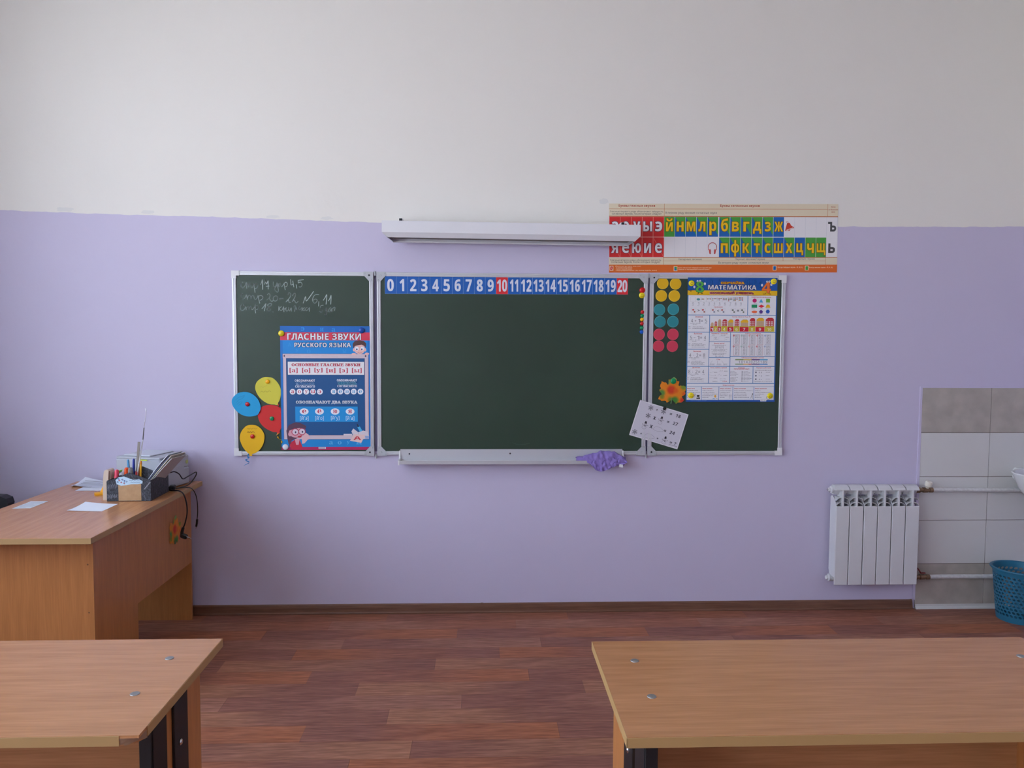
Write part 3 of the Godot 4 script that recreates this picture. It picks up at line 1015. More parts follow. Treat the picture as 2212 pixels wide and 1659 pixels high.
func board_lamp():
	var wm := mat("white_lamp_enamel", c8(224, 224, 228), 0.35)
	var t := thing("board_lamp", "long white chalkboard lamp mounted on the wall above the board", "lamp", Vector3(-0.012, 2.105, 0.0))
	t.rotation.z = -0.0065
	var g := G.new()
	var hex := PackedVector2Array([Vector2(-0.689, 0.058), Vector2(0.686, 0.058), Vector2(0.686, -0.002), Vector2(0.636, -0.043), Vector2(-0.639, -0.043), Vector2(-0.689, -0.002)])
	# housing without a floor: end plates, top, front and back skins
	g.prism(PackedVector2Array([Vector2(-0.684, 0.054), Vector2(0.681, 0.054), Vector2(0.681, 0.05), Vector2(-0.684, 0.05)]), 0.055, 0.165)
	g.prism(hex, 0.055, 0.058)
	part(t, "housing", g, wm)
	g = G.new()
	g.prism(PackedVector2Array([Vector2(-0.689, 0.058), Vector2(0.686, 0.058), Vector2(0.686, -0.002), Vector2(-0.689, -0.002)]), 0.162, 0.166)
	part(t, "front_cover", g, wm)
	g = G.new()
	g.quad(Vector3(-0.689, -0.002, 0.166), Vector3(0.686, -0.002, 0.166), Vector3(0.66, -0.027, 0.15), Vector3(-0.663, -0.027, 0.15), Vector3(0, -1, 1))
	g.quad(Vector3(-0.689, -0.002, 0.163), Vector3(0.686, -0.002, 0.163), Vector3(0.66, -0.027, 0.147), Vector3(-0.663, -0.027, 0.147), Vector3(0, 1, -1))
	g.quad(Vector3(0.66, -0.027, 0.15), Vector3(-0.663, -0.027, 0.15), Vector3(-0.663, -0.027, 0.147), Vector3(0.66, -0.027, 0.147), Vector3.DOWN)
	part(t, "lower_lip", g, wm)
	for s in [-1, 1]:
		g = G.new()
		var xo := -0.689 if s < 0 else 0.686
		var xi := -0.639 if s < 0 else 0.636
		g.quad(Vector3(xo, 0.058, 0.055), Vector3(xo, 0.058, 0.166), Vector3(xo, -0.002, 0.166), Vector3(xo, -0.002, 0.055), Vector3(s, 0, 0))
		g.quad(Vector3(xo, -0.002, 0.055), Vector3(xo, -0.002, 0.166), Vector3(xi, -0.043, 0.13), Vector3(xi, -0.043, 0.055), Vector3(s, -1, 0))
		g.tri(Vector3(xo, -0.002, 0.166), Vector3(xi, -0.043, 0.13), Vector3(xi + s * 0.026, -0.026, 0.15), Vector3(s, -1, 1))
		part(t, "end_cap", g, wm)
	g = G.new()
	g.box(Vector3(-0.0015, -0.0385, 0.0605), Vector3(1.28, 0.009, 0.011), 0.001)
	part(t, "rear_rim", g, wm)
	g = G.new()
	g.box(Vector3(-0.0015, 0.012, 0.105), Vector3(1.3, 0.004, 0.08))
	part(t, "reflector", g, mat("lamp_reflector", c8(150, 142, 140), 0.5))
	g = G.new()
	g.box(Vector3(-0.0015, -0.0225, 0.104), Vector3(1.27, 0.004, 0.076))
	part(t, "louvre", g, mat("grey_louvre", c8(128, 122, 118), 0.6))
	g = G.new()
	g.xf = Transform3D(Basis(Vector3.BACK, PI / 2), Vector3(0.6, -0.004, 0.11))
	g.lathe([Vector2(0, 0), Vector2(0.008, 0), Vector2(0.008, 1.2), Vector2(0, 1.2)], 16)
	part(t, "tube_lamp", g, mat("frosted_tube", c8(190, 190, 188), 0.4))
	for x in [-0.598, 0.605]:
		g = G.new()
		g.box(Vector3(x, 0.072, 0.04), Vector3(0.02, 0.024, 0.078), 0.002)
		g.box(Vector3(x + 0.014, 0.06, 0.075), Vector3(0.03, 0.006, 0.03), 0.001)
		var br := part(t, "wall_bracket", g, wm)
		g = G.new()
		g.box(Vector3(x, 0.073, 0.0805), Vector3(0.017, 0.02, 0.004), 0.001)
		part(br, "end_plug", g, mat("black_plug", c8(24, 24, 28), 0.5))

# ------------------------------------------------------------------ posters
func sheet_of(called: String, label: String, category: String, w: float, h: float, at: Vector3, tilt: float, c: Color, pr: Pr, rough := 0.45) -> Node3D:
	# a paper sheet with its print; origin at the top left corner of the front
	var t := thing(called, label, category, at)
	t.rotation.z = tilt
	var g := G.new()
	g.box(Vector3(w / 2, -h / 2, -0.0003), Vector3(w, h, 0.0006))
	part(t, "paper", g, mat("poster_paper", c, rough))
	var m := mat("poster_ink", Color.WHITE, rough)
	m.vertex_color_use_as_albedo = true
	part(t, "printed_design", pr.g, m)
	return t

func posters():
	alphabet_poster()
	vowel_poster()
	math_poster()
	worksheet()
	number_strip()

func alphabet_poster():
	var w := 1.290
	var h := 0.380
	var p := Pr.new(w, h, 66, 85, 2122, 710)
	var cream := c8(226, 213, 184)
	var rust := c8(196, 112, 54)
	var red := c8(214, 34, 38)
	var blue := c8(0, 98, 178)
	var green := c8(70, 160, 58)
	var yel := c8(246, 196, 0)
	p.rect(66, 85, 2122, 197, cream)
	p.rect(66, 573, 2122, 638, cream)
	p.rect(66, 638, 2122, 710, c8(222, 104, 22))
	p.rect(66, 196, 2122, 203, rust, 2)
	p.rect(550, 570, 2122, 575, rust, 2)
	for x in [[557, 85, 197], [2027, 85, 197], [550, 573, 638], [2015, 573, 638], [1630, 573, 604]]:
		p.rect(x[0] - 1.5, x[1], x[0] + 1.5, x[2], rust, 2)
	p.rect(66, 131, 2027, 134, rust, 2)
	p.rect(550, 603, 2015, 605, rust, 2)
	var brown := c8(176, 62, 34)
	var txt := c8(62, 58, 66)
	p.text("Буквы гласных звуков", bold, 150, 93, 475, 121, brown)
	p.text("Буквы согласных звуков", bold, 1056, 92, 1413, 119, brown)
	p.text("Гласные первого ряда обозначают твёрдость", sans, 75, 147, 547, 169, txt)
	p.text("согласных звуков, после которых следуют", sans, 90, 171, 532, 191, txt)
	p.text("В первом ряду звонкие согласные звуки", sans, 567, 157, 1027, 183, txt)
	p.text("Буквы", bold, 2059, 106, 2096, 118, brown)
	p.text("не обозначают", bold, 2034, 129, 2121, 141, brown)
	p.text("звуков", bold, 2061, 153, 2093, 165, brown)
	p.text("Гласные второго ряда обозначают мягкость", sans, 78, 587, 532, 609, txt)
	p.text("согласных звуков, после которых следуют", sans, 85, 609, 525, 629, txt)
	p.text("Непарные звонкие", sans, 687, 580, 897, 601, txt)
	p.text("Парные звонкие/глухие", sans, 1197, 578, 1467, 601, txt)
	p.text("Непарные глухие", sans, 1722, 576, 1918, 597, txt)
	p.text("Во втором ряду глухие согласные звуки", sans, 1047, 610, 1500, 634, txt)
	# letter cells
	var col := [68, 166, 264, 362, 460, 557, 653, 749, 847, 945, 1050, 1148, 1246, 1344, 1441, 1538, 1636, 1732, 1830, 1927, 2022]
	var row1 := ["ra", "r", "r", "r", "r", "g", "s", "s", "s", "s", "s", "s", "s", "s", "s", "b", "", "", "", "", ""]
	var row2 := ["d", "d", "d", "r", "d", "", "", "", "", "", "s", "s", "s", "s", "s", "b", "s", "b", "g", "g", ""]
	var let1 := ["а", "о", "у", "ы", "э", "й", "н", "м", "л", "р", "б", "в", "г", "д", "з", "ж", "", "", "", "", "ъ"]
	var let2 := ["я", "е", "ю", "и", "е", "", "", "", "", "", "п", "ф", "к", "т", "с", "ш", "х", "ц", "ч", "щ", "ь"]
	var line := c8(206, 208, 214)
	for r in 2:
		var ya := 204.0 if r == 0 else 390.0
		var yb := 384.0 if r == 0 else 570.0
		for k in 21:
			var x0: float = col[k]
			var x1: float = (col[k + 1] if k < 20 else 2120) - 3.0
			if k == 9:
				x1 = 1040
			var kind: String = (row1 if r == 0 else row2)[k]
			if kind == "":
				p.rect(x1, ya, x1 + 2, yb, line, 1)
			elif kind[0] == "r" or kind == "d":
				p.rect(x0, ya, x1, yb, red, 1)
				p.rect(x1, ya, x1 + 3, yb, c8(240, 168, 150), 1)
				if kind == "d":
					p.line([x0 + 2, ya + 4, x1 - 2, yb - 4], 3, c8(238, 130, 110), 2)
			elif kind == "s":
				p.poly([x0, ya, x1, ya, x1, yb - 14], green, 1)
				p.poly([x0, ya, x1, yb - 14, x1, yb, x0, yb], blue, 1)
			else:
				p.rect(x0, ya, x1, yb, green if kind == "g" else blue, 1)
			var ch: String = (let1 if r == 0 else let2)[k]
			if ch == "":
				continue
			var top := ya + 43.0
			var base := ya + 131.0
			if r == 1:
				top = 443.0
				base = 531.0
			if ch == "й":
				top = 218
			elif ch == "р" or ch == "у":
				base += 33
			elif ch == "б":
				top -= 31
			elif ch == "д" or ch == "ц" or ch == "щ":
				base += 20
			elif ch == "ф":
				top -= 29
				base += 32
			var wd := 62.0
			if ch in ["м", "ы", "ю", "ж", "ш", "щ"]:
				wd = 78.0
			elif ch in ["г", "з", "с", "т"]:
				wd = 54.0
			elif ch in ["д", "ф"]:
				wd = 74.0
			elif ch in ["ъ"]:
				wd = 74.0
			var cx := (x0 + x1) / 2.0
			if kind == "":
				p.text(ch, bold, cx - wd / 2, top, cx + wd / 2, base, c8(72, 72, 74), 3)
			elif kind[0] == "r" or kind == "d":
				p.text(ch, bold, cx - wd / 2, top, cx + wd / 2, base, c8(232, 232, 236), 4, 4.5, c8(96, 60, 84))
			else:
				p.text(ch, bold, cx - wd / 2, top, cx + wd / 2, base, yel, 4, 4.5, c8(120, 90, 20))
	# white lines between the coloured cells
	p.rect(66, 384, 550, 390, c8(240, 160, 150), 3)
	# bell
	var bell := c8(206, 66, 42)
	p.poly([1653, 290, 1660, 262, 1672, 255, 1686, 258, 1698, 280, 1724, 297, 1720, 306, 1650, 332, 1644, 326], bell, 2)
	p.ring(1662, 250, 8, 8, 3, bell, 2)
	p.poly([1652, 322, 1714, 299, 1716, 304, 1656, 327], c8(236, 232, 230), 3)
	p.ell(1680, 322, 7, 7, bell, 3)
	# headphones
	p.ring(991, 478, 38, 40, 6, c8(190, 62, 60), 2, PI, TAU)
	for s in [-1, 1]:
		p.line([991 + s * 38, 478, 991 + s * 36, 505], 5, c8(190, 62, 60), 2)
		p.poly([991 + s * 33, 500, 991 + s * 22, 497, 991 + s * 20, 542, 991 + s * 27, 538], c8(206, 74, 66), 3)
		p.poly([991 + s * 20, 497, 991 + s * 13, 502, 991 + s * 13, 542, 991 + s * 19, 541], c8(176, 52, 52), 3)
	# key on the orange strip
	for q in [[72, 648, "r"], [645, 652, "s"], [1538, 647, "b"], [1830, 647, "g"]]:
		var x: float = q[0]
		var y: float = q[1]
		p.rect(x, y, x + 33, y + 44, c8(244, 226, 190), 2)
		p.rect(x + 5, y + 5, x + 28, y + 39, {"r": red, "s": blue, "b": blue, "g": green}[q[2]], 3)
		if q[2] == "s":
			p.poly([x + 5, y + 5, x + 28, y + 5, x + 28, y + 39], green, 4)
		if q[2] == "r":
			p.line([x + 9, y + 8, x + 24, y + 36], 3, cream, 4)
	var lt := c8(248, 214, 176)
	p.text("Обозначают два звука, если стоят:", bold, 122, 646, 352, 658, lt)
	p.text("- в начале слова (ёлка)", bold, 125, 660, 272, 671, lt)
	p.text("- после гласной (маяк)", bold, 125, 672, 272, 683, lt)
	p.text("- после разделительных ъ и ь знаков (подъём, вьюга)", bold, 125, 684, 494, 697, lt)
	p.text("Буква обозначает твёрдый или мягкий звук", bold, 685, 660, 985, 673, lt)
	p.text("(зависит от последующей гласной буквы)", bold, 685, 675, 966, 688, lt)
	p.text("Всегда твёрдые звуки – Ж, Ш, Ц", bold, 1582, 655, 1808, 671, lt)
	p.text("Всегда мягкие звуки – Й, Ч, Щ", bold, 1870, 655, 2082, 671, lt)
	sheet_of("alphabet_poster", "long poster of vowel and consonant letter cells on the wall above the board", "poster", w, h, Vector3(0.530, 2.298, 0.0022), 0.0092, c8(232, 230, 232), p)

func vowel_poster():
	var w := 0.488
	var h := 0.683
	var p := Pr.new(w, h, 80, 80, 1160, 1562)
	var b0 := c8(0, 104, 190)
	var white := c8(236, 238, 244)
	var crim := c8(196, 30, 66)
	p.rect(80, 155, 1160, 250, c8(222, 56, 82))
	p.rect(80, 250, 1160, 1562, c8(0, 116, 198))
	p.rect(110, 250, 1130, 412, c8(2, 138, 216), 1.5)
	p.rect(80, 1436, 1160, 1526, c8(4, 136, 208), 1.5)
	p.rect(80, 1526, 1160, 1562, c8(186, 32, 92), 2)
	p.rect(527, 1528, 615, 1550, white, 3)
	for k in 14:
		p.rect(532 + k * 5.5, 1531, 535 + k * 5.5, 1547, c8(90, 70, 90), 4)
	var pat := fbm(77, 1.0, 1)
	for q in [["А", 170, 280], ["у", 260, 350], ["о", 400, 360], ["и", 560, 100], ["э", 330, 95], ["ы", 830, 360], ["а", 700, 105]]:
		p.text(q[0], serif, q[1], q[2], q[1] + 44, q[2] + 42, c8(40, 150, 222), 2)
	p.text("ГЛАСНЫЕ ЗВУКИ", bold, 165, 168, 1052, 243, white, 4, 5, c8(150, 40, 70))
	p.text("РУССКОГО ЯЗЫКА", bold, 250, 279, 930, 331, white, 4, 6, c8(10, 84, 160))
	# drawn board with a wooden frame
	var wood := c8(212, 194, 202)
	var wl := c8(110, 84, 104)
	p.rect(106, 409, 1142, 465, wl, 3)
	p.rect(109, 412, 1139, 462, wood, 4)
	p.rect(109, 462, 153, 1432, wl, 3)
	p.rect(112, 462, 147, 1430, wood, 4)
	p.rect(1092, 462, 1143, 1432, wl, 3)
	p.rect(1097, 462, 1138, 1430, wood, 4)
	p.rect(110, 1382, 1142, 1436, wl, 3)
	p.rect(113, 1386, 1138, 1432, wood, 4.5)
	for k in 9:
		p.line([130 + k * 112, 425 + (k % 3) * 9, 215 + k * 112, 428 + (k % 3) * 9], 2, c8(188, 168, 178), 5)
	p.rect(150, 465, 1094, 1383, c8(8, 82, 140), 3.5)
	for x in [128, 1107]:
		p.ell(x, 436, 9, 12, c8(84, 66, 78), 5)
	p.rect(165, 502, 1091, 663, c8(24, 48, 92), 4)
	p.rect(168, 505, 1088, 660, c8(234, 232, 234), 5)
	p.text("ОСНОВНЫЕ ГЛАСНЫЕ ЗВУКИ", serif, 215, 526, 1043, 556, crim, 6, 1.5, crim)
	var six := [["[а]", 188, 286], ["[о]", 338, 437], ["[у]", 487, 585], ["[и]", 632, 741], ["[э]", 790, 890], ["[ы]", 940, 1058]]
	for q in six:
		p.text(q[0], serif, q[1], 578, q[2], 640, crim, 6)
	for q in [[250, 717, 492, 812, "твёрдость"], [757, 712, 1000, 808, "мягкость"]]:
		p.text("ОБОЗНАЧАЮТ", bold, q[0], q[1], q[2], q[1] + 26, white, 6)
		p.text(q[4], serif, q[0] + 14, q[1] + 34, q[2] - 10, q[1] + 66, c8(40, 120, 190) if q[4] == "твёрдость" else c8(46, 140, 180), 7, 4, c8(200, 222, 240))
		p.text("СОГЛАСНОГО", bold, q[0] + 4, q[1] + 70, q[2], q[1] + 96, white, 6)
	var l1 := ["а", "о", "у", "ы", "э"]
	var l2 := ["я", "ё", "ю", "и", "е"]
	for k in 5:
		p.ell(222 + k * 82, 864, 38, 37, c8(26, 40, 90), 5)
		p.ell(222 + k * 82, 863, 35, 34, white, 6)
		var wd := 17.0 if k != 3 else 25.0
		p.text(l1[k], serif, 222 + k * 82 - wd, 846, 222 + k * 82 + wd, 880 + (6 if k == 2 else 0), crim, 7)
		p.ell(717 + k * 81, 862, 38, 37, c8(26, 60, 110), 5)
		p.ell(717 + k * 81, 861, 35, 34, white, 6)
		p.text(l2[k], serif, 717 + k * 81 - 19, 845 - (10 if k == 1 else 0), 717 + k * 81 + 19, 879, c8(64, 158, 204), 7)
	p.text("ОБОЗНАЧАЮТ ДВА ЗВУКА", serif, 260, 972, 1002, 1011, white, 6, 2, white)
	p.rect(250, 1041, 1006, 1223, c8(0, 146, 216), 5)
	var four := [["е", 358, "[й'э]"], ["ё", 542, "[й'о]"], ["ю", 732, "[й'у]"], ["я", 913, "[й'а]"]]
	for q in four:
		p.ell(q[1], 1100, 53, 38, white, 6)
		p.text(q[0], serif, q[1] - 24, 1079 - (13 if q[0] == "ё" else 0), q[1] + 24, 1121, crim, 7)
		p.text(q[2], sans, q[1] - 51, 1152, q[1] + 51, 1210, c8(214, 234, 246), 7)
	# pale letters on the lower strip
	for q in [["а", 655, 702], ["о", 760, 806], ["у", 870, 905], ["ы", 985, 1050]]:
		p.text(q[0], serif, q[1], 1458, q[2], 1496, c8(92, 178, 226), 3)
	# boy looking over the board
	var skin := c8(236, 188, 180)
	var hair := c8(86, 52, 50)
	p.ell(968, 362, 14, 20, skin, 5)
	p.ell(1102, 362, 14, 20, skin, 5)
	p.ell(1035, 352, 66, 62, skin, 5.5)
	p.poly([957, 345, 952, 290, 975, 258, 1030, 248, 1085, 256, 1116, 285, 1112, 340, 1098, 318, 1060, 300, 1010, 308, 975, 318], hair, 6)
	for s in [-1, 1]:
		p.ell(1035 + s * 32, 347, 22, 24, white, 6.5)
		p.ell(1032 + s * 30, 356, 9, 11, c8(60, 50, 110), 7)
	p.ring(1035, 388, 22, 13, 4, c8(140, 60, 66), 7, 0.2, PI - 0.2)
	p.ell(965, 414, 28, 14, skin, 7)
	p.ell(1124, 408, 26, 14, skin, 7)
	# girl with glasses
	var gh := c8(88, 54, 78)
	p.poly([140, 1330, 170, 1262, 240, 1232, 310, 1238, 378, 1272, 376, 1310, 330, 1300, 320, 1400, 200, 1450, 195, 1500, 165, 1495, 150, 1420], gh, 6)
	p.ell(262, 1352, 92, 62, c8(222, 160, 172), 6.5)
	p.poly([170, 1330, 200, 1275, 300, 1262, 380, 1280, 372, 1308, 300, 1296, 230, 1308], gh, 7)
	p.ell(182, 1372, 20, 26, c8(222, 160, 172), 7)
	for q in [[247, 1345], [330, 1340]]:
		p.ell(q[0], q[1], 34, 32, c8(226, 206, 216), 7.5)
		p.ring(q[0], q[1], 42, 40, 7, c8(196, 40, 80), 8)
		p.ell(q[0] + 4, q[1] + 4, 9, 13, c8(70, 50, 80), 8)
	p.poly([272, 1396, 330, 1384, 318, 1410, 288, 1416], c8(190, 40, 50), 8)
	p.poly([205, 1460, 240, 1440, 300, 1445, 330, 1520, 320, 1556, 205, 1556, 175, 1510], c8(200, 36, 66), 6.2)
	p.poly([240, 1430, 300, 1425, 285, 1500, 255, 1500], c8(222, 160, 172), 6.6)
	p.poly([325, 1415, 365, 1350, 405, 1375, 428, 1425, 395, 1440, 360, 1480, 330, 1490], c8(232, 186, 190), 7)
	p.line([180, 1470, 168, 1545], 9, gh, 7)
	# pencil, box and card
	p.poly([1000, 1290, 1030, 1280, 1062, 1335, 1030, 1345], c8(70, 176, 226), 7)
	p.poly([992, 1245, 1004, 1252, 1022, 1284, 1004, 1290], c8(26, 34, 66), 7)
	p.poly([928, 1340, 950, 1305, 1010, 1350, 1070, 1330, 1128, 1345, 1142, 1400, 1060, 1440, 960, 1420], c8(216, 208, 214), 6.5)
	p.line([1010, 1352, 1016, 1408], 4, c8(160, 150, 166), 7)
	p.poly([908, 1452, 962, 1372, 1098, 1382, 1046, 1478], c8(232, 200, 196), 7.2)
	p.text("А", bold, 950, 1400, 1046, 1444, c8(206, 60, 70), 8)
	p.poly([1090, 1392, 1140, 1396, 1142, 1432, 1098, 1428], c8(150, 170, 210), 6.8)
	p.rect(832, 1369, 935, 1386, c8(226, 216, 220), 6)
	sheet_of("vowel_poster", "blue poster of the vowel sounds pinned on the left wing of the board", "poster", w, h, Vector3(-1.275, 1.612, 0.0212), 0.002, b0, p)

func math_poster():
	var w := 0.506
	var h := 0.694
	var p := Pr.new(w, h, 40, 100, 2100, 2928)
	var white := c8(232, 232, 236)
	var red := c8(196, 40, 56)
	var gl := c8(128, 152, 184)
	var grey := c8(150, 148, 154)
	p.rect(40, 100, 2100, 390, c8(0, 84, 168))
	for q in [[90, 150, 60], [390, 130, 70], [560, 150, 50], [760, 120, 40], [1400, 130, 60], [1560, 140, 70], [1700, 200, 60], [90, 300, 50], [1300, 160, 40]]:
		p.ring(q[0] + 20, q[1] + 60, q[2] * 0.6, q[2], 16, c8(12, 104, 184), 2)
	p.rect(40, 390, 2100, 500, c8(230, 184, 8), 2)
	p.text("ОБУЧАЙКА", bold, 800, 182, 1335, 242, c8(250, 190, 30), 5, 9, c8(190, 70, 30))
	p.text("МАТЕМАТИКА", bold, 508, 268, 1615, 368, white, 5, 10, c8(60, 60, 120))
	p.text("НАЧАЛЬНЫЙ УРОВЕНЬ", bold, 552, 412, 1552, 474, c8(196, 60, 80), 6, 10, c8(246, 220, 186))
	# figures eight and four
	p.text("8", bold, 222, 190, 412, 436, c8(84, 176, 76), 5, 7, c8(24, 84, 40))
	p.text("4", bold, 1745, 190, 1950, 438, c8(238, 118, 40), 5, 7, c8(130, 50, 20))
	for q in [[262, 182], [320, 178], [1858, 184], [1912, 182]]:
		p.ell(q[0], q[1], 22, 22, white, 6)
		p.ell(q[0] + 3, q[1] + 3, 8, 9, c8(30, 30, 60), 7)
	for q in [[430, 240], [190, 315], [1745, 265], [1960, 250]]:
		p.ell(q[0], q[1], 24, 30, c8(228, 228, 236), 4)
	p.line([285, 436, 282, 468, 262, 474], 12, c8(60, 50, 20), 6)
	p.line([350, 436, 352, 462, 392, 458], 12, c8(60, 50, 20), 6)
	p.line([1840, 440, 1826, 464, 1768, 464], 12, c8(120, 50, 20), 6)
	p.line([1905, 440, 1916, 462, 1960, 462], 12, c8(120, 50, 20), 6)
	# white field and blue dividing lines
	p.rect(62, 503, 2076, 2886, white, 2)
	var bl := c8(58, 124, 180)
	p.rect(40, 500, 62, 2900, c8(70, 140, 196), 1.5)
	p.rect(2076, 500, 2100, 2900, c8(36, 100, 180), 1.5)
	p.rect(40, 2884, 2100, 2928, c8(14, 82, 170), 3)
	p.text("УЧЕБНОЕ НАГЛЯДНОЕ ПОСОБИЕ", sans, 150, 2898, 520, 2914, c8(120, 170, 220), 4)
	p.rect(1765, 2870, 1905, 2916, white, 4)
	p.text("0071-34", bold, 1778, 2880, 1888, 2900, c8(90, 90, 100), 5)
	for a in [[1418, 500, 1432, 940], [548, 945, 562, 2505], [1036, 1335, 1050, 2500], [1575, 2120, 1588, 2505], [390, 2580, 402, 2886], [795, 2580, 806, 2886], [1118, 2580, 1130, 2886], [1606, 2580, 1618, 2886], [62, 940, 2076, 955], [62, 1330, 2076, 1344], [62, 1720, 548, 1734], [548, 1548, 1040, 1560], [548, 1910, 1040, 1922], [1040, 1878, 2076, 1892], [62, 2105, 2076, 2122], [62, 2496, 2076, 2512], [62, 2576, 2076, 2584]]:
		p.rect(a[0], a[1], a[2], a[3], bl, 3)
	# counting pictures 0-9
	for k in 10:
		var x := 165.0 + k * 122
		p.rect(x - 58, 535, x + 58, 650, c8(206, 204, 206), 3)
		p.rect(x - 54, 539, x + 54, 646, white, 4)
		for n in k:
			var cx := x + ((n % 3) - 1) * 34.0 * (0.0 if k == 1 else 1.0)
			var cy := 593 + (n / 3 - (k - 1) / 6.0) * 30.0
			p.ell(cx, cy, 13 if k > 1 else 40, 11 if k > 1 else 26, [c8(70, 150, 160), c8(176, 70, 70), c8(90, 90, 84), c8(170, 120, 60)][(k + n) % 4] if k > 1 else c8(80, 156, 160), 5)
		p.text(str(k), sans, x - 12, 660, x + 22, 716, grey, 4)
		p.rect(x - 22, 730, x + 24, 735, grey, 4)
	p.text("Сравнение", bold, 652, 752, 850, 782, red, 4)
	for q in [[185, 850, 0], [408, 850, 0], [636, 850, 1], [850, 850, 1], [1095, 850, 2], [1310, 850, 2]]:
		p.rect(q[0] - 56, q[1] - 58, q[0] + 56, q[1] + 58, c8(206, 204, 206), 3)
		p.rect(q[0] - 52, q[1] - 54, q[0] + 52, q[1] + 54, white, 4)
		p.ell(q[0] - 12, q[1] - 18, 24, 18, [c8(190, 50, 56), c8(180, 90, 80), c8(90, 100, 84)][q[2]], 5)
		p.ell(q[0] + 20, q[1] + 26, 20, 18, [c8(170, 90, 70), c8(120, 126, 150), c8(110, 120, 100)][q[2]], 5)
	p.text(">", bold, 272, 822, 320, 866, c8(40, 44, 60), 5)
	p.text("<", bold, 722, 826, 768, 872, c8(40, 44, 60), 5)
	p.text("=", bold, 1180, 828, 1228, 862, c8(40, 44, 60), 5)
	# geometric figures
	p.text("Геометрические фигуры", bold, 1508, 522, 1960, 552, red, 4)
	p.ell(1582, 615, 48, 46, c8(206, 24, 112), 5)
	p.poly([1732, 572, 1780, 660, 1684, 660], c8(72, 168, 214), 5)
	p.rect(1845, 570, 1936, 658, c8(120, 180, 60), 5)
	p.rect(1514, 706, 1643, 778, c8(20, 146, 96), 5)
	p.poly([1668, 740, 1740, 704, 1812, 742, 1740, 780], c8(214, 28, 50), 5)
	p.poly([1862, 704, 1925, 704, 1950, 776, 1836, 776], c8(236, 192, 20), 5)
	p.ell(1582, 870, 66, 28, c8(238, 108, 60), 5)
	p.poly([1734, 822, 1780, 856, 1762, 906, 1706, 906, 1690, 856], c8(86, 46, 130), 5)
	p.poly([1866, 820, 1916, 820, 1940, 862, 1916, 904, 1866, 904, 1842, 862], c8(24, 84, 176), 5)
	for q in [[1560, 680], [1700, 684], [1850, 678], [1510, 798], [1700, 796], [1850, 796], [1550, 920], [1665, 918], [1825, 920]]:
		p.rect(q[0], q[1], q[0] + 80, q[1] + 6, grey, 4)
	# the four operations
	var ops := [["Сложение", 988, "4+1=5"], ["Вычитание", 1370, "5–1=4"], ["Умножение", 1772, "4·2=8"], ["Деление", 2147, "8:2=4"]]
	for k in 4:
		var y: float = ops[k][1]
		var dx := -14.0 * k
		p.text(ops[k][0], bold, 218 + dx, y - 16, 400 + dx, y + 16, red, 4)
		var s: String = ops[k][2]
		var xs := [150, 230, 315, 380, 470]
		for i in 5:
			var x: float = xs[i] + dx
			if s[i] in "+–=:·":
				var hh: float = {"+": 40.0, "–": 8.0, "=": 34.0, ":": 40.0, "·": 12.0}[s[i]]
				var ww := 12.0 if s[i] in ":·" else 44.0
				p.text(s[i], sans, x - ww / 2, y + 92 - hh / 2, x + ww / 2, y + 92 + hh / 2, c8(110, 110, 118), 4)
			else:
				p.text(s[i], sans, x - 22, y + 52, x + 24, y + 128, c8(104, 104, 112), 4)
		for q in [[110, 150, 210], [230, 150, 350], [440, 152, 490], [170, 180, 270], [75, 230, 130], [170, 228, 400], [75, 262, 130], [160, 256, 480], [160, 276, 440], [160, 306, 470]]:
			if k == 0 and q[1] > 290:
				continue
			squiggle(p, q[0] + dx * 0.6, y + q[1], q[2] + dx * 0.6, grey)
	# houses of the number composition
	p.text("Состав чисел от 1 до 10", bold, 1070, 970, 1492, 1002, red, 4)
	var hx := [[582, 650, 1115], [668, 730, 1085], [750, 820, 1045], [842, 960, 1045], [982, 1105, 1045], [1130, 1242, 1040], [1268, 1450, 1045], [1480, 1605, 1012], [1635, 1812, 1005], [1848, 2038, 1002]]
	var tx := [[574, 645], [650, 738], [742, 820], [826, 962], [968, 1106], [1112, 1246], [1250, 1456], [1460, 1610], [1616, 1820], [1826, 2046]]
	for k in 10:
		var x0: float = hx[k][0]
		var x1: float = hx[k][1]
		var y: float = hx[k][2]
		var odd := k % 2 == 0
		p.poly([x0, 1205, x0, y + 40, x0 + (x1 - x0) * 0.3, y, x1 - (x1 - x0) * 0.2, y, x1, y + 30, x1, 1205], c8(206, 176, 142) if odd else c8(196, 48, 56), 4)
		if odd and k > 3:
			p.poly([x0 + 4, y + 70, x0 + 4, y + 42, x0 + (x1 - x0) * 0.3, y + 6, x1 - (x1 - x0) * 0.2, y + 6, x1 - 4, y + 32, x1 - 4, y + 70], c8(232, 180, 30), 5)
		if odd:
			var nb := int((x1 - x0) / 18)
			for i in nb:
				p.rect(x0 + 8 + i * 18, maxf(y + 75, 1090), x0 + 10 + i * 18, 1200, c8(150, 116, 96), 5)
		else:
			for r in 3:
				for i in 3:
					p.rect(x0 + 8 + i * (x1 - x0 - 10) / 3, 1085 + r * 38, x0 + 4 + (i + 0.7) * (x1 - x0 - 10) / 3, 1110 + r * 38, c8(222, 206, 200), 5)
		p.rect(tx[k][0], 1196, tx[k][1], 1216, c8(206, 184, 60), 5)
		p.rect(tx[k][0], 1216, tx[k][1], 1320, c8(204, 24, 44) if odd else c8(208, 188, 52), 6)
		var cx: float = (tx[k][0] + tx[k][1]) / 2.0
		var wd := 26.0 if k < 9 else 48.0
		p.text(str(k + 1), bold, cx - wd, 1236, cx + wd, 1302, white if odd else c8(236, 228, 190), 7)
	# middle column
	p.text("Периметр и площадь", bold, 604, 1354, 978, 1384, red, 4)
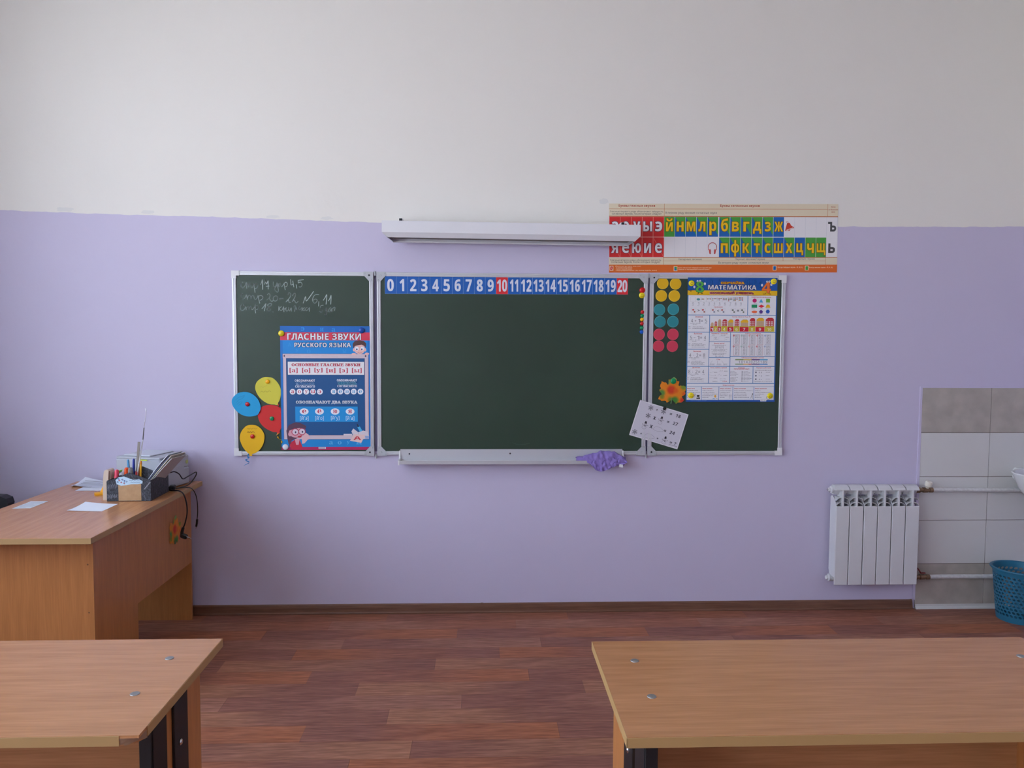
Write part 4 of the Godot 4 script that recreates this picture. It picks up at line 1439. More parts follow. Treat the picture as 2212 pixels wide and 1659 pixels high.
	for q in [[570, 1438, 660, 1530], [775, 1440, 915, 1528]]:
		p.line([q[0], q[1], q[2], q[1], q[2], q[3], q[0], q[3], q[0], q[1]], 3, c8(196, 194, 198), 4)
	for q in [[620, 1405, 686], [820, 1405, 930], [670, 1450, 740], [680, 1480, 720], [670, 1512, 750], [930, 1450, 1010], [930, 1510, 970]]:
		squiggle(p, q[0], q[1], q[2], grey)
	p.text("Важно знать!", bold, 670, 1576, 905, 1606, red, 4)
	for q in [[630, 1632, 945], [690, 1656, 890], [600, 1728, 970], [650, 1748, 930], [620, 1828, 955], [650, 1848, 900]]:
		squiggle(p, q[0], q[1], q[2], grey)
	p.text("2+4 = 4+2 = 6", bold, 690, 1678, 892, 1704, c8(120, 118, 124), 4)
	p.text("(2+4)+3 = 2+(4+3) = 9", sans, 620, 1770, 958, 1798, c8(150, 150, 150), 4)
	p.text("2·4 = 4·2 = 8", bold, 695, 1872, 886, 1896, c8(130, 128, 134), 4)
	p.text("Углы", bold, 732, 1940, 812, 1968, red, 4)
	for q in [[640, 1985, 585, 2056, 690, 2056], [752, 1985, 752, 2056, 830, 2056], [850, 1985, 900, 2056, 985, 2056]]:
		p.line(q, 4, c8(160, 158, 162), 4)
	for q in [[575, 2080, 690], [735, 2080, 845], [890, 2080, 985]]:
		squiggle(p, q[0], q[1], q[2], grey)
	p.text("Точка, прямая, кривая!", bold, 592, 2132, 972, 2164, red, 4)
	for q in [[580, 2260, 680, 2240], [565, 2310, 690, 2330], [550, 2390, 640, 2370, 655, 2360]]:
		p.line(q, 3, c8(150, 148, 152), 4)
	p.line([790, 2240, 830, 2200, 835, 2240, 870, 2195, 880, 2240], 3, c8(160, 158, 162), 4)
	p.line([770, 2330, 805, 2290, 830, 2330, 860, 2310], 3, c8(160, 158, 162), 4)
	p.line([820, 2390, 880, 2400, 940, 2390, 935, 2440, 830, 2440, 820, 2390], 3, c8(160, 158, 162), 4)
	for q in [[680, 2252, 755], [910, 2225, 985], [700, 2318, 725], [895, 2320, 990], [675, 2386, 755], [650, 2460, 760]]:
		squiggle(p, q[0], q[1], q[2], c8(110, 108, 114))
	squiggle(p, 880, 2460, 985, red)
	# multiplication table
	p.text("Таблица умножения", bold, 1380, 1352, 1740, 1384, red, 4)
	for k in 10:
		var x := 1120.0 + (k % 5) * 181.0
		var y := 1392.0 + (k / 5) * 248.0
		var cc: Color = [c8(190, 50, 60), c8(214, 150, 150), c8(140, 160, 200), c8(150, 180, 170), c8(200, 70, 80)][(k * 3) % 5]
		p.line([x, y, x, y + 222, x + 132, y + 222, x + 132, y, x + 20, y], 5, cc.lerp(grey, 0.45), 4)
		p.ell(x, y + 18, 20, 22, cc, 5)
		p.text(str(k + 1), bold, x - 8, y + 6, x + 8, y + 30, white, 6)
		for i in 11:
			squiggle(p, x + 32, y + 14 + i * 19, x + 92, grey)
			squiggle(p, x + 104, y + 14 + i * 19, x + 118, grey)
	# place values
	p.text("Таблица разрядов и классов", bold, 1308, 1902, 1822, 1934, red, 4)
	var pc := [c8(140, 160, 110), c8(214, 196, 120), c8(110, 86, 140), c8(100, 176, 214)]
	for k in 4:
		p.rect(1165 + k * 188, 1946, 1353 + k * 188, 1974, pc[k], 4)
		p.rect(1165 + k * 188, 2052, 1353 + k * 188, 2074, [c8(120, 150, 90), c8(230, 176, 60), c8(90, 60, 120), c8(40, 130, 200)][k], 4)
	p.rect(1478, 2052, 1535, 2074, c8(206, 70, 60), 5)
	var dg := "101470251189"
	for i in 12:
		var x := 1245.0 + i * 56.0
		p.text(dg[i], sans, x, 1986, x + (22 if dg[i] == "1" else 40), 2042, c8(112, 112, 120), 4)
	p.text("Помощь", bold, 1242, 2132, 1392, 2162, red, 4)
	p.text("при решении задач", bold, 1140, 2162, 1492, 2192, red, 4)
	for i in 8:
		var y := 2232.0 + i * 32.0
		squiggle(p, 1045, y + (6 if i > 3 else 0), 1165 + (i * 37) % 80, grey)
		p.ell(1330, y - 2, 10, 12, c8(90, 90, 100), 5)
		squiggle(p, 1365, y, 1470 + (i * 53) % 90, grey)
	p.text("Порядок действий", bold, 1660, 2132, 1990, 2162, red, 4)
	squiggle(p, 1630, 2206, 2010, grey)
	for i in 3:
		p.ell(1650, 2250 + i * 78, 18, 18, c8(100, 100, 112), 5)
		p.text(["( )", "· :", "+ –"][i], bold, 1720, 2236 + i * 78, 1790, 2268 + i * 78, c8(110, 110, 120), 5)
		squiggle(p, 1880, 2248 + i * 78, 1975, grey)
	p.text("Пример: 41-2·(6:3)+8", sans, 1605, 2446, 2020, 2474, c8(110, 110, 118), 4)
	# units of measurement
	p.text("Меры величин", bold, 890, 2532, 1152, 2564, red, 4)
	var mm := [["Меры веса", 66, 240], ["Меры длины", 420, 645], ["Меры объёма", 825, 1075], ["Меры площади", 1152, 1422], ["Меры времени", 1636, 1908]]
	var ends := [[315, 370, 275, 250, 90], [680, 700, 765, 670, 560], [1100, 1050, 1010, 1000, 940], [1585, 1430, 1455, 1450, 1500], [1765, 1995, 1850, 1755, 1790]]
	for k in 5:
		p.text(mm[k][0], bold, mm[k][1], 2608, mm[k][2], 2640, red, 4)
		for i in 5:
			squiggle(p, mm[k][1], 2678 + i * 37, ends[k][i], c8(132, 130, 138))
	p.poly([288, 2772, 360, 2772, 352, 2790, 366, 2866, 284, 2866, 298, 2790], c8(22, 22, 24), 6)
	p.text("кг", bold, 302, 2812, 350, 2850, white, 7)
	p.poly([640, 2868, 690, 2842, 720, 2868], c8(130, 176, 216), 6)
	p.ell(718, 2800, 24, 30, c8(226, 170, 60), 6)
	p.line([725, 2840, 785, 2868], 8, c8(170, 160, 150), 6)
	for x in [1046, 1084]:
		p.poly([x - 14, 2764, x + 10, 2760, x + 4, 2862, x - 2, 2862], c8(186, 186, 192), 6)
	p.line([1580, 2745, 1540, 2850], 8, c8(90, 90, 96), 6)
	p.line([1575, 2760, 1590, 2860], 6, c8(90, 90, 96), 6)
	p.ell(1582, 2748, 12, 14, c8(20, 20, 24), 7)
	p.ring(1952, 2830, 44, 40, 10, c8(150, 150, 156), 6)
	sheet_of("math_poster", "tall white arithmetic poster with a blue title band on the right wing", "poster", w, h, Vector3(0.9725, 1.894, 0.0212), 0.001, c8(24, 96, 178), p)

func squiggle(p: Pr, x0: float, y: float, x1: float, c: Color):
	# a line of small print: words of uneven height
	var x := x0
	var k := int(x0 * 7 + y * 3)
	while x < x1:
		var wl := 14.0 + (k * 37 % 29)
		var e := minf(x + wl, x1)
		var hh := 6.0 + (k * 13 % 4)
		p.rect(x, y - hh, e, y + hh * 0.6, c.lerp(Color(0.9, 0.9, 0.92), 0.28), 4)
		x = e + 7.0
		k += 5

func worksheet():
	var w := 0.287
	var h := 0.206
	var p := Pr.new(w, h, 0, 0, 1312, 946)
	var f := func(x: float, y: float) -> Vector2:
		var d := Vector2(x - 525, y - 170)
		return Vector2(d.x * 0.958 + d.y * 0.286, -d.x * 0.290 + d.y * 0.957)
	var k1 := c8(52, 50, 66)
	var flake := func(c: Vector2):
		for k in 6:
			var u := Vector2.from_angle(TAU * k / 6 + 0.26)
			var n := u.orthogonal()
			p.line([c.x, c.y, c.x + u.x * 68, c.y + u.y * 68], 7, k1, 2)
			for q in [30, 50]:
				for s in [-1, 1]:
					var a: Vector2 = c + u * q
					var b: Vector2 = a + (u + n * s) * 16
					p.line([a.x, a.y, b.x, b.y], 6, k1, 2)
		p.ring(c.x, c.y, 24, 24, 6, k1, 2)
	var man := func(c: Vector2):
		p.ring(c.x - 8, c.y + 70, 52, 46, 5, c8(120, 116, 130), 2)
		p.ring(c.x, c.y - 2, 32, 32, 5, c8(90, 86, 100), 2)
		p.rect(c.x - 22, c.y - 92, c.x + 24, c.y - 46, c8(34, 32, 46), 3)
		p.rect(c.x - 36, c.y - 48, c.x + 38, c.y - 36, c8(34, 32, 46), 3)
		p.line([c.x - 26, c.y + 8, c.x + 4, c.y + 24, c.x + 30, c.y + 12], 9, k1, 3)
		p.line([c.x + 4, c.y + 24, c.x + 14, c.y + 56], 10, k1, 3)
		p.ell(c.x - 8, c.y - 8, 4, 5, k1, 3)
		p.ell(c.x + 12, c.y - 8, 4, 5, k1, 3)
		p.line([c.x - 40, c.y + 26, c.x - 78, c.y - 6], 6, k1, 2)
		p.line([c.x - 66, c.y + 4, c.x - 70, c.y - 20], 5, k1, 2)
		p.line([c.x + 34, c.y + 20, c.x + 76, c.y - 8], 6, k1, 2)
		p.line([c.x + 64, c.y, c.x + 86, c.y + 6], 5, k1, 2)
	var cloud := func(c: Vector2):
		var a := []
		for k in 29:
			var t := TAU * k / 28
			var rr := 1.0 + 0.10 * sin(t * 3 + 0.6) + 0.05 * sin(t * 5.0)
			a.append(c.x + 128 * rr * cos(t))
			a.append(c.y + 56 * rr * sin(t) - 8 * cos(t))
		p.line(a, 5, c8(138, 134, 146), 2)
	for q in [[803, 378], [1133, 475], [738, 577], [398, 998]]:
		flake.call(f.call(q[0], q[1]))
	for q in [[1075, 690], [662, 815], [1180, 1210]]:
		man.call(f.call(q[0], q[1]))
	for q in [[1000, 930], [775, 1115]]:
		cloud.call(f.call(q[0], q[1]))
	for q in [["+", 963, 430, 24, 24], ["+", 563, 1045, 24, 24], ["+", 990, 1172, 24, 24], ["х", 903, 640, 38, 42], ["х", 822, 860, 38, 42], ["=", 1325, 535, 30, 20], ["=", 1257, 740, 30, 20], ["=", 1182, 970, 30, 20], ["=", 1338, 1280, 30, 20], ["18", 1515, 590, 64, 42], ["27", 1445, 790, 66, 42], ["24", 1370, 1025, 68, 42], ["?", 1450, 1310, 28, 40]]:
		var c: Vector2 = f.call(q[1], q[2])
		p.text(q[0], bold, c.x - q[3], c.y - q[4], c.x + q[3], c.y + q[4], k1, 3)
	p.rect(1060, 880, 1290, 888, c8(110, 106, 120), 2)
	p.rect(0, 0, 1312, 946, c8(206, 204, 214), 0.5)
	for a in [[0, 0, 1312, 22], [0, 924, 1312, 946], [0, 0, 22, 946], [1290, 0, 1312, 946]]:
		p.rect(a[0], a[1], a[2], a[3], c8(228, 227, 232), 1)
	var t := sheet_of("worksheet", "tilted white worksheet of snowflake and snowman sums over the board's right hinge", "worksheet", w, h, Vector3(0.715, 1.2105, 0.0245), -0.291, c8(226, 226, 232), p, 0.3)
	t.rotation.x = 0.02
	single("magnet", dome(0.0095, 0.007), mat("black_magnet", c8(24, 24, 30), 0.4), "small black round magnet holding the tilted worksheet", "magnet", Vector3(0.852, 1.163, 0.0252), "magnets on the chalkboard")

func number_strip():
	var t := thing("number_strip", "number strip of blue and red squares from 0 to 20 along the board's top", "number strip", Vector3(-0.7045, 1.8915, SZ + 0.0012))
	t.rotation.z = 0.0037
	var w := 1.343
	var h := 0.1
	var g := G.new()
	g.box(Vector3(w / 2, -h / 2, 0.0006), Vector3(w, h, 0.0012))
	part(t, "backing_strip", g, mat("strip_backing", c8(176, 206, 236), 0.5))
	var xs := [112, 199, 286, 371, 456, 542, 627, 711, 796, 880, 963, 1055, 1148, 1244, 1338, 1431, 1525, 1618, 1710, 1803, 1897, 1986]
	for k in 21:
		var x0: float = (xs[k] - 112) / 1874.0 * w + 0.0008
		var x1: float = (xs[k + 1] - 112) / 1874.0 * w - 0.0008
		var cw := x1 - x0
		var p := Pr.new(cw, h - 0.001, 0, 0, 100, 160)
		var c := c8(222, 42, 48) if k == 10 or k == 20 else c8(0, 92, 178)
		p.rect(0, 0, 100, 160, c, 1)
		p.ink(c)
		p.g.box(Vector3(cw / 2, -(h - 0.001) / 2, -0.0004), Vector3(cw, h - 0.001, 0.0008))
		var wd := 28.0
		if k == 1:
			wd = 19.0
		elif k == 11:
			wd = 34.0
		elif k > 9:
			wd = 42.0
		p.text(str(k), bold, 50 - wd, 32, 50 + wd, 137, c8(228, 230, 240), 3, 1.5, c8(228, 230, 240))
		part(t, "number_card", p.g, ink_mat, Vector3(x0, -0.0005, 0.002))

# ------------------------------------------------------------------ things held on the board
func outline(a: Array, ox: float, oy: float, sc: float) -> PackedVector2Array:
	var q := []
	for i in range(0, a.size(), 2):
		q.append(Vector3((a[i] - ox) * sc, -(a[i + 1] - oy) * sc, 0))
	q.append(q[0])
	var p := PackedVector2Array()
	var s := smooth_path(q, 3)
	for i in s.size() - 1:
		p.append(Vector2(s[i].x, s[i].y))
	return p

func curl(pts: Array, wd: float, turns: float, r: float) -> G:
	# a curled paper ribbon along a line
	var g := G.new()
	var path := smooth_path(pts, 10)
	var rows := []
	for i in path.size():
		var t := float(i) / (path.size() - 1)
		var a := t * turns * TAU
		var o := Vector3(cos(a) * r, 0, sin(a) * r)
		var dir := (path[mini(i + 1, path.size() - 1)] - path[maxi(i - 1, 0)]).normalized()
		rows.append([path[i] + o - dir * wd * 0.5, path[i] + o + dir * wd * 0.5])
	g.sheet(rows, Vector3.ZERO)
	return g

func smiley(m: Node3D, r: float, h: float, ink: Material):
	var g := G.new()
	for s in [-1, 1]:
		g.xf = Transform3D(Basis(Vector3.RIGHT, PI / 2), Vector3(s * r * 0.22 + r * 0.05, r * 0.25, h * 0.93))
		g.lathe([Vector2(r * 0.1, -0.001), Vector2(r * 0.09, 0.0007), Vector2(0, 0.0009)], 10)
	g.xf = Transform3D()
	var a := PackedVector3Array()
	for k in 13:
		var t := lerpf(PI * 1.12, PI * 1.88, k / 12.0)
		a.append(Vector3(cos(t) * r * 0.52, sin(t) * r * 0.52 + r * 0.1, h * 0.88))
	g.tube(a, r * 0.065, 6)
	part(m, "smile", g, ink)

func board_magnets():
	var fz := 0.0012 + SZ + 0.0002
	# paper balloons
	var sc := 1.0 / (7.543 * 398.0)
	var shapes := [
		["yellow_green", [650, 108, 740, 125, 820, 200, 868, 300, 872, 400, 850, 490, 822, 545, 845, 562, 800, 572, 770, 565, 680, 555, 590, 510, 510, 430, 465, 340, 455, 270, 480, 195, 540, 140, 600, 112], c8(214, 206, 70), "pale yellow paper balloon, topmost of the four on the board's left wing"],
		["blue", [270, 355, 340, 360, 420, 395, 490, 460, 530, 540, 545, 615, 530, 670, 490, 735, 420, 755, 340, 760, 250, 740, 170, 690, 110, 620, 78, 550, 80, 480, 120, 420, 190, 370], c8(30, 160, 214), "bright blue paper balloon reaching over the board's left edge"],
		["red", [700, 570, 780, 580, 850, 615, 888, 680, 900, 800, 890, 910, 845, 1005, 852, 1040, 800, 1050, 800, 1025, 740, 1020, 640, 975, 560, 910, 510, 830, 490, 740, 500, 690, 540, 620, 610, 580], c8(212, 44, 42), "red paper balloon beside the blue vowel poster"],
		["deep_yellow", [400, 900, 470, 910, 540, 960, 590, 1040, 600, 1110, 580, 1210, 530, 1300, 460, 1360, 392, 1388, 398, 1415, 352, 1415, 348, 1392, 280, 1320, 230, 1240, 200, 1150, 200, 1080, 230, 1000, 290, 930, 340, 905], c8(238, 184, 6), "deep yellow paper balloon at the board's lower left corner"]]
	# origin of that tracing (490, 800) on the board plane
	var org := Vector3(-1.566, 1.368, 0)
	for k in 4:
		var s: Array = shapes[k]
		var g := G.new()
		# red under the poster; blue and deep yellow ride over the frame
		var z: float = [fz + 0.0012, 0.0226, fz + 0.0006, 0.0226][k]
		var t := thing("paper_balloon", s[3], "paper balloon", org + Vector3(0, 0, z), 0, "paper balloons on the board")
		var pm := mat("coloured_paper", s[2], 0.7)
		g.prism(outline(s[1], 0, 0, sc), 0.0, 0.0005)
		part(t, "paper", g, pm)
		if k == 3:
			g = curl([Vector3(325 * sc, -1385 * sc, 0.003), Vector3(335 * sc, -1440 * sc, 0.002), Vector3(300 * sc, -1480 * sc, 0.0), Vector3(325 * sc, -1525 * sc, 0.002), Vector3(275 * sc, -1580 * sc, 0.0)], 0.009, 2.6, 0.006)
			part(t, "ribbon", g, mat("blue_ribbon", c8(40, 140, 206), 0.4))
			var pr := Pr.new(0.3331, 0.3331, 0, 0, 1000, 1000)
			var hw := c8(176, 128, 10)
			pr.line(smooth2([315, 970, 335, 950, 350, 975, 370, 950, 395, 972, 420, 950, 450, 970, 485, 958]), 5, hw)
			pr.line(smooth2([320, 1030, 335, 1010, 350, 1030, 375, 1012, 390, 1032, 410, 1012, 440, 1028]), 8, c8(150, 96, 10))
			part(t, "pencil_note", pr.g, ink_mat, Vector3(0, 0, 0.0006))
		elif k == 2:
			g = curl([Vector3(825 * sc, -1040 * sc, 0.001), Vector3(805 * sc, -1090 * sc, 0.002), Vector3(860 * sc, -1150 * sc, 0.004), Vector3(905 * sc, -1225 * sc, 0.006)], 0.009, 2.8, 0.005)
			part(t, "ribbon", g, mat("yellow_ribbon", c8(240, 186, 20), 0.4))
		elif k == 0:
			g = curl([Vector3(825 * sc, -560 * sc, 0.001), Vector3(850 * sc, -610 * sc, 0.003), Vector3(880 * sc, -690 * sc, 0.005)], 0.009, 1.6, 0.005)
			part(t, "ribbon", g, mat("red_ribbon", c8(206, 40, 36), 0.4))
			var pr := Pr.new(0.3331, 0.3331, 0, 0, 1000, 1000)
			pr.line(smooth2([540, 280, 560, 265, 580, 282, 610, 262, 650, 255]), 4, c8(186, 176, 56))
			pr.line(smooth2([540, 360, 565, 342, 590, 360, 620, 340, 650, 358, 680, 338, 710, 350]), 6, c8(178, 168, 50))
			part(t, "pencil_note", pr.g, ink_mat, Vector3(0, 0, 0.0006))
		else:
			var pr := Pr.new(0.3331, 0.3331, 0, 0, 1000, 1000)
			for a in [[135, 490, 180, 450, 230, 430, 290, 410], [150, 530, 200, 480, 240, 470, 285, 420], [160, 560, 210, 520, 250, 515], [180, 580, 215, 555, 245, 525]]:
				pr.line(smooth2(a), 5, c8(30, 132, 184))
			part(t, "pencil_note", pr.g, ink_mat, Vector3(0, 0, 0.0006))
	# small round magnets
	var gl := func(c: Color) -> StandardMaterial3D:
		return mat("glossy_magnet", c, 0.25)
	var d12 := dome(0.0117, 0.009)
	var d16 := dome(0.0162, 0.011)
	var small := [
		[660, 185, c8(246, 176, 10), "orange-yellow round magnet holding the pale yellow balloon", fz + 0.0019, d12],
		[330, 557, c8(196, 22, 40), "red round magnet holding the blue balloon", 0.0233, d12],
		[720, 795, c8(10, 136, 84), "green round magnet holding the red balloon", fz + 0.0013, d12],
		[405, 1090, c8(206, 32, 26), "red round magnet holding the deep yellow balloon", 0.0233, d12]]
	for s in small:
		single("magnet", s[5], gl.call(s[2]), s[3], "magnet", org + Vector3(s[0] * sc, -s[1] * sc, s[4]), "magnets on the chalkboard")
	# on the posters and along the centre panel's right rail
	var ink := mat("black_ink", c8(30, 26, 20), 0.5)
	var on := [
		[-1.267, 1.571, 0.0216, c8(226, 206, 24), d16, "yellow round magnet on the vowel poster's upper left corner", false],
		[-0.831, 1.59, 0.0216, c8(6, 74, 168), d16, "blue round magnet on the vowel poster's upper right corner", false],
		[-1.252, 0.946, 0.0216, c8(222, 224, 230), d16, "white round magnet on the vowel poster's lower left corner", false],
		[0.7185, 1.821, fz, c8(206, 26, 34), d16, "red round magnet right above the lone yellow smiley magnet", false],
		[0.7165, 1.793, fz, c8(232, 210, 30), d16, "yellow smiley magnet right below a red one on the centre panel", true],
		[0.992, 1.861, 0.0217, c8(238, 220, 20), d16, "yellow smiley magnet on the arithmetic poster's upper left corner", true],
		[1.456, 1.875, 0.0217, c8(238, 220, 20), d16, "yellow smiley magnet on the arithmetic poster's upper right corner", true],
		[1.001, 1.236, 0.0217, c8(238, 220, 20), d16, "yellow smiley magnet on the arithmetic poster's lower left corner", true],
		[1.451, 1.235, 0.0217, c8(238, 220, 20), d16, "yellow smiley magnet on the arithmetic poster's lower right corner", true]]
	for s in on:
		var o := single("magnet", s[4], gl.call(s[3]), s[5], "magnet", Vector3(s[0], s[1], s[2]), "magnets on the chalkboard")
		if s[6]:
			smiley(o, 0.0162, 0.011, ink)
	var bead := dome(0.0103, 0.011)
	var bc := [["red", c8(206, 28, 36), "topmost"], ["green", c8(12, 142, 92), "second from the top"], ["yellow", c8(240, 184, 8), "the only yellow one"], ["red", c8(206, 28, 36), "fourth from the top"], ["green", c8(12, 142, 92), "second from the bottom"], ["blue", c8(8, 88, 196), "lowest"]]
	var by := [1.700, 1.680, 1.659, 1.637, 1.613, 1.590]
	for k in 6:
		single("bead_magnet", bead, gl.call(bc[k][1]), "small %s bead magnet, %s of the column of six" % [bc[k][0], bc[k][2]], "magnet", Vector3(0.7205 - (0.0006 * k), by[k], fz), "column of bead magnets")
	# twelve foam discs
	var dm := disc(0.0322, 0.003)
	var dr := disc(0.0300, 0.0034)
	var cols := [["yellow", c8(226, 178, 0), c8(236, 200, 60)], ["teal", c8(38, 138, 146), c8(80, 166, 172)], ["red", c8(206, 58, 84), c8(214, 86, 104)]]
	var pos := [[0.833, 1.860], [0.905, 1.858], [0.826, 1.791], [0.899, 1.791], [0.817, 1.714], [0.895, 1.717], [0.821, 1.647], [0.894, 1.648], [0.817, 1.5765], [0.895, 1.577], [0.815, 1.511], [0.893, 1.511]]
	var where := ["upper left", "upper right", "lower left", "lower right"]
	for k in 12:
		var c: Array = cols[k / 4]
		var o := single("counting_disc", dm, mat("foam_disc_rim", c[2], 0.6), "%s magnetic counting disc, %s of the four %s ones" % [c[0], where[k % 4], c[0]], "disc", Vector3(pos[k][0], pos[k][1], fz), "magnetic counting discs")
		mesh_part(o, "face", dr, mat("foam_disc", c[1], 0.55))
	# maple leaves
	var leaf := leaf_mesh()
	var lm := mat("painted_leaf", Color.WHITE, 0.5)
	lm.vertex_color_use_as_albedo = true
	var st := mat("leaf_stem", c8(86, 130, 84), 0.5)
	var t := thing("maple_leaf", "orange and green maple leaf cut-out pinned on the board's right wing", "leaf", Vector3(0.758, 1.376, fz + 0.0025), 0, "maple leaf cut-outs")
	mesh_part(t, "blade", leaf[0], lm)
	mesh_part(t, "stem", leaf[1], st)
	var gm := single("magnet", d16, gl.call(c8(4, 146, 86)), "green smiley magnet on the maple leaf's tip", "magnet", Vector3(0.758 + 1125 * LS, 1.376 - 475 * LS, fz + 0.0035), "magnets on the chalkboard")
	smiley(gm, 0.0162, 0.011, mat("green_ink", c8(2, 70, 40), 0.5))
	t = thing("maple_leaf", "maple leaf cut-out stuck on the side of the teacher's desk", "leaf", Vector3(-1.7535, 0.655, 0.415), PI / 2, "maple leaf cut-outs")
	mesh_part(t, "blade", leaf[0], lm, Vector3(-0.02, 0.012, 0))
	mesh_part(t, "stem", leaf[1], st, Vector3(-0.02, 0.012, 0))

const LS := 1.0 / (20.74 * 381.0)
func leaf_mesh() -> Array:
	var a := [1160, 290, 1230, 345, 1290, 385, 1282, 450, 1340, 482, 1400, 490, 1388, 560, 1360, 640, 1352, 735, 1395, 700, 1440, 665, 1520, 682, 1610, 670, 1640, 705, 1700, 720, 1692, 800, 1690, 870, 1645, 950, 1690, 1010, 1640, 1090, 1520, 1150, 1560, 1230, 1630, 1310, 1560, 1390, 1500, 1430, 1440, 1425, 1340, 1430, 1270, 1490, 1190, 1400, 1100, 1310, 1070, 1230, 1030, 1325, 950, 1385, 850, 1440, 820, 1360, 720, 1350, 610, 1360, 570, 1310, 470, 1275, 500, 1180, 550, 1110, 620, 1080, 610, 1010, 560, 960, 520, 920, 520, 850, 590, 810, 575, 760, 540, 710, 560, 620, 600, 560, 605, 470, 660, 505, 740, 535, 800, 530, 850, 590, 900, 650, 915, 530, 920, 410, 1000, 400, 1060, 360]
	var poly := PackedVector2Array()
	for i in range(0, a.size(), 2):
		poly.append(Vector2(a[i], a[i + 1]))
	var pts := poly.duplicate()
	for y in range(300, 1480, 55):
		for x in range(480, 1700, 55):
			var q := Vector2(x + (27 if (y / 55) % 2 else 0), y)
			if Geometry2D.is_point_in_polygon(q, poly):
				var ok := true
				for p in poly:
					if p.distance_to(q) < 26:
						ok = false
				if ok:
					pts.append(q)
	var idx := Geometry2D.triangulate_delaunay(pts)
	var g := G.new()
	g.grp = 5
	g.st.set_smooth_group(5)
	for i in range(0, idx.size(), 3):
		var c := (pts[idx[i]] + pts[idx[i + 1]] + pts[idx[i + 2]]) / 3.0
		if not Geometry2D.is_point_in_polygon(c, poly):
			continue
		var v := []
		for k in 3:
			v.append(pts[idx[i + k]])
		if (v[1] - v[0]).cross(v[2] - v[0]) < 0:
			var s = v[1]
			v[1] = v[2]
			v[2] = s
		for k in 3:
			var q: Vector2 = v[k]
			g.col = leaf_colour(q).srgb_to_linear()
			# veins stand a little proud
			var zz := 0.0015
			for e in [Vector2(1150, 330), Vector2(640, 560), Vector2(1640, 760), Vector2(540, 1240), Vector2(1560, 1330)]:
				var n := Geometry2D.get_closest_point_to_segment(q, Vector2(1070, 1230), e)
				zz = maxf(zz, 0.0032 - n.distance_to(q) * 0.00003)
			g.v(Vector3(q.x * LS, -q.y * LS, zz))
	var g2 := G.new()
	g2.tube(PackedVector3Array([Vector3(1070 * LS, -1225 * LS, 0.0025), Vector3(1060 * LS, -1340 * LS, 0.002), Vector3(1045 * LS, -1475 * LS, 0.002)]), 0.0028, 8)
	return [g.done(), g2.done()]

func leaf_colour(q: Vector2) -> Color:
	var c := c8(228, 132, 18)
	var spots := [[1050, 860, 260, c8(206, 50, 14)], [1250, 900, 160, c8(220, 96, 14)], [1580, 1340, 200, c8(206, 50, 30)], [1620, 1040, 120, c8(222, 90, 20)], [1600, 720, 200, c8(122, 150, 40)], [620, 1000, 210, c8(84, 140, 60)], [640, 1170, 140, c8(130, 130, 20)], [1210, 1330, 230, c8(66, 136, 50)], [1010, 1290, 160, c8(120, 130, 30)], [1150, 340, 210, c8(120, 168, 90)], [930, 520, 130, c8(120, 160, 80)]]
	for s in spots:
		var d := q.distance_to(Vector2(s[0], s[1])) / float(s[2])
		c = c.lerp(s[3], 1.0 - smoothstep(0.35, 1.0, d))
	return c

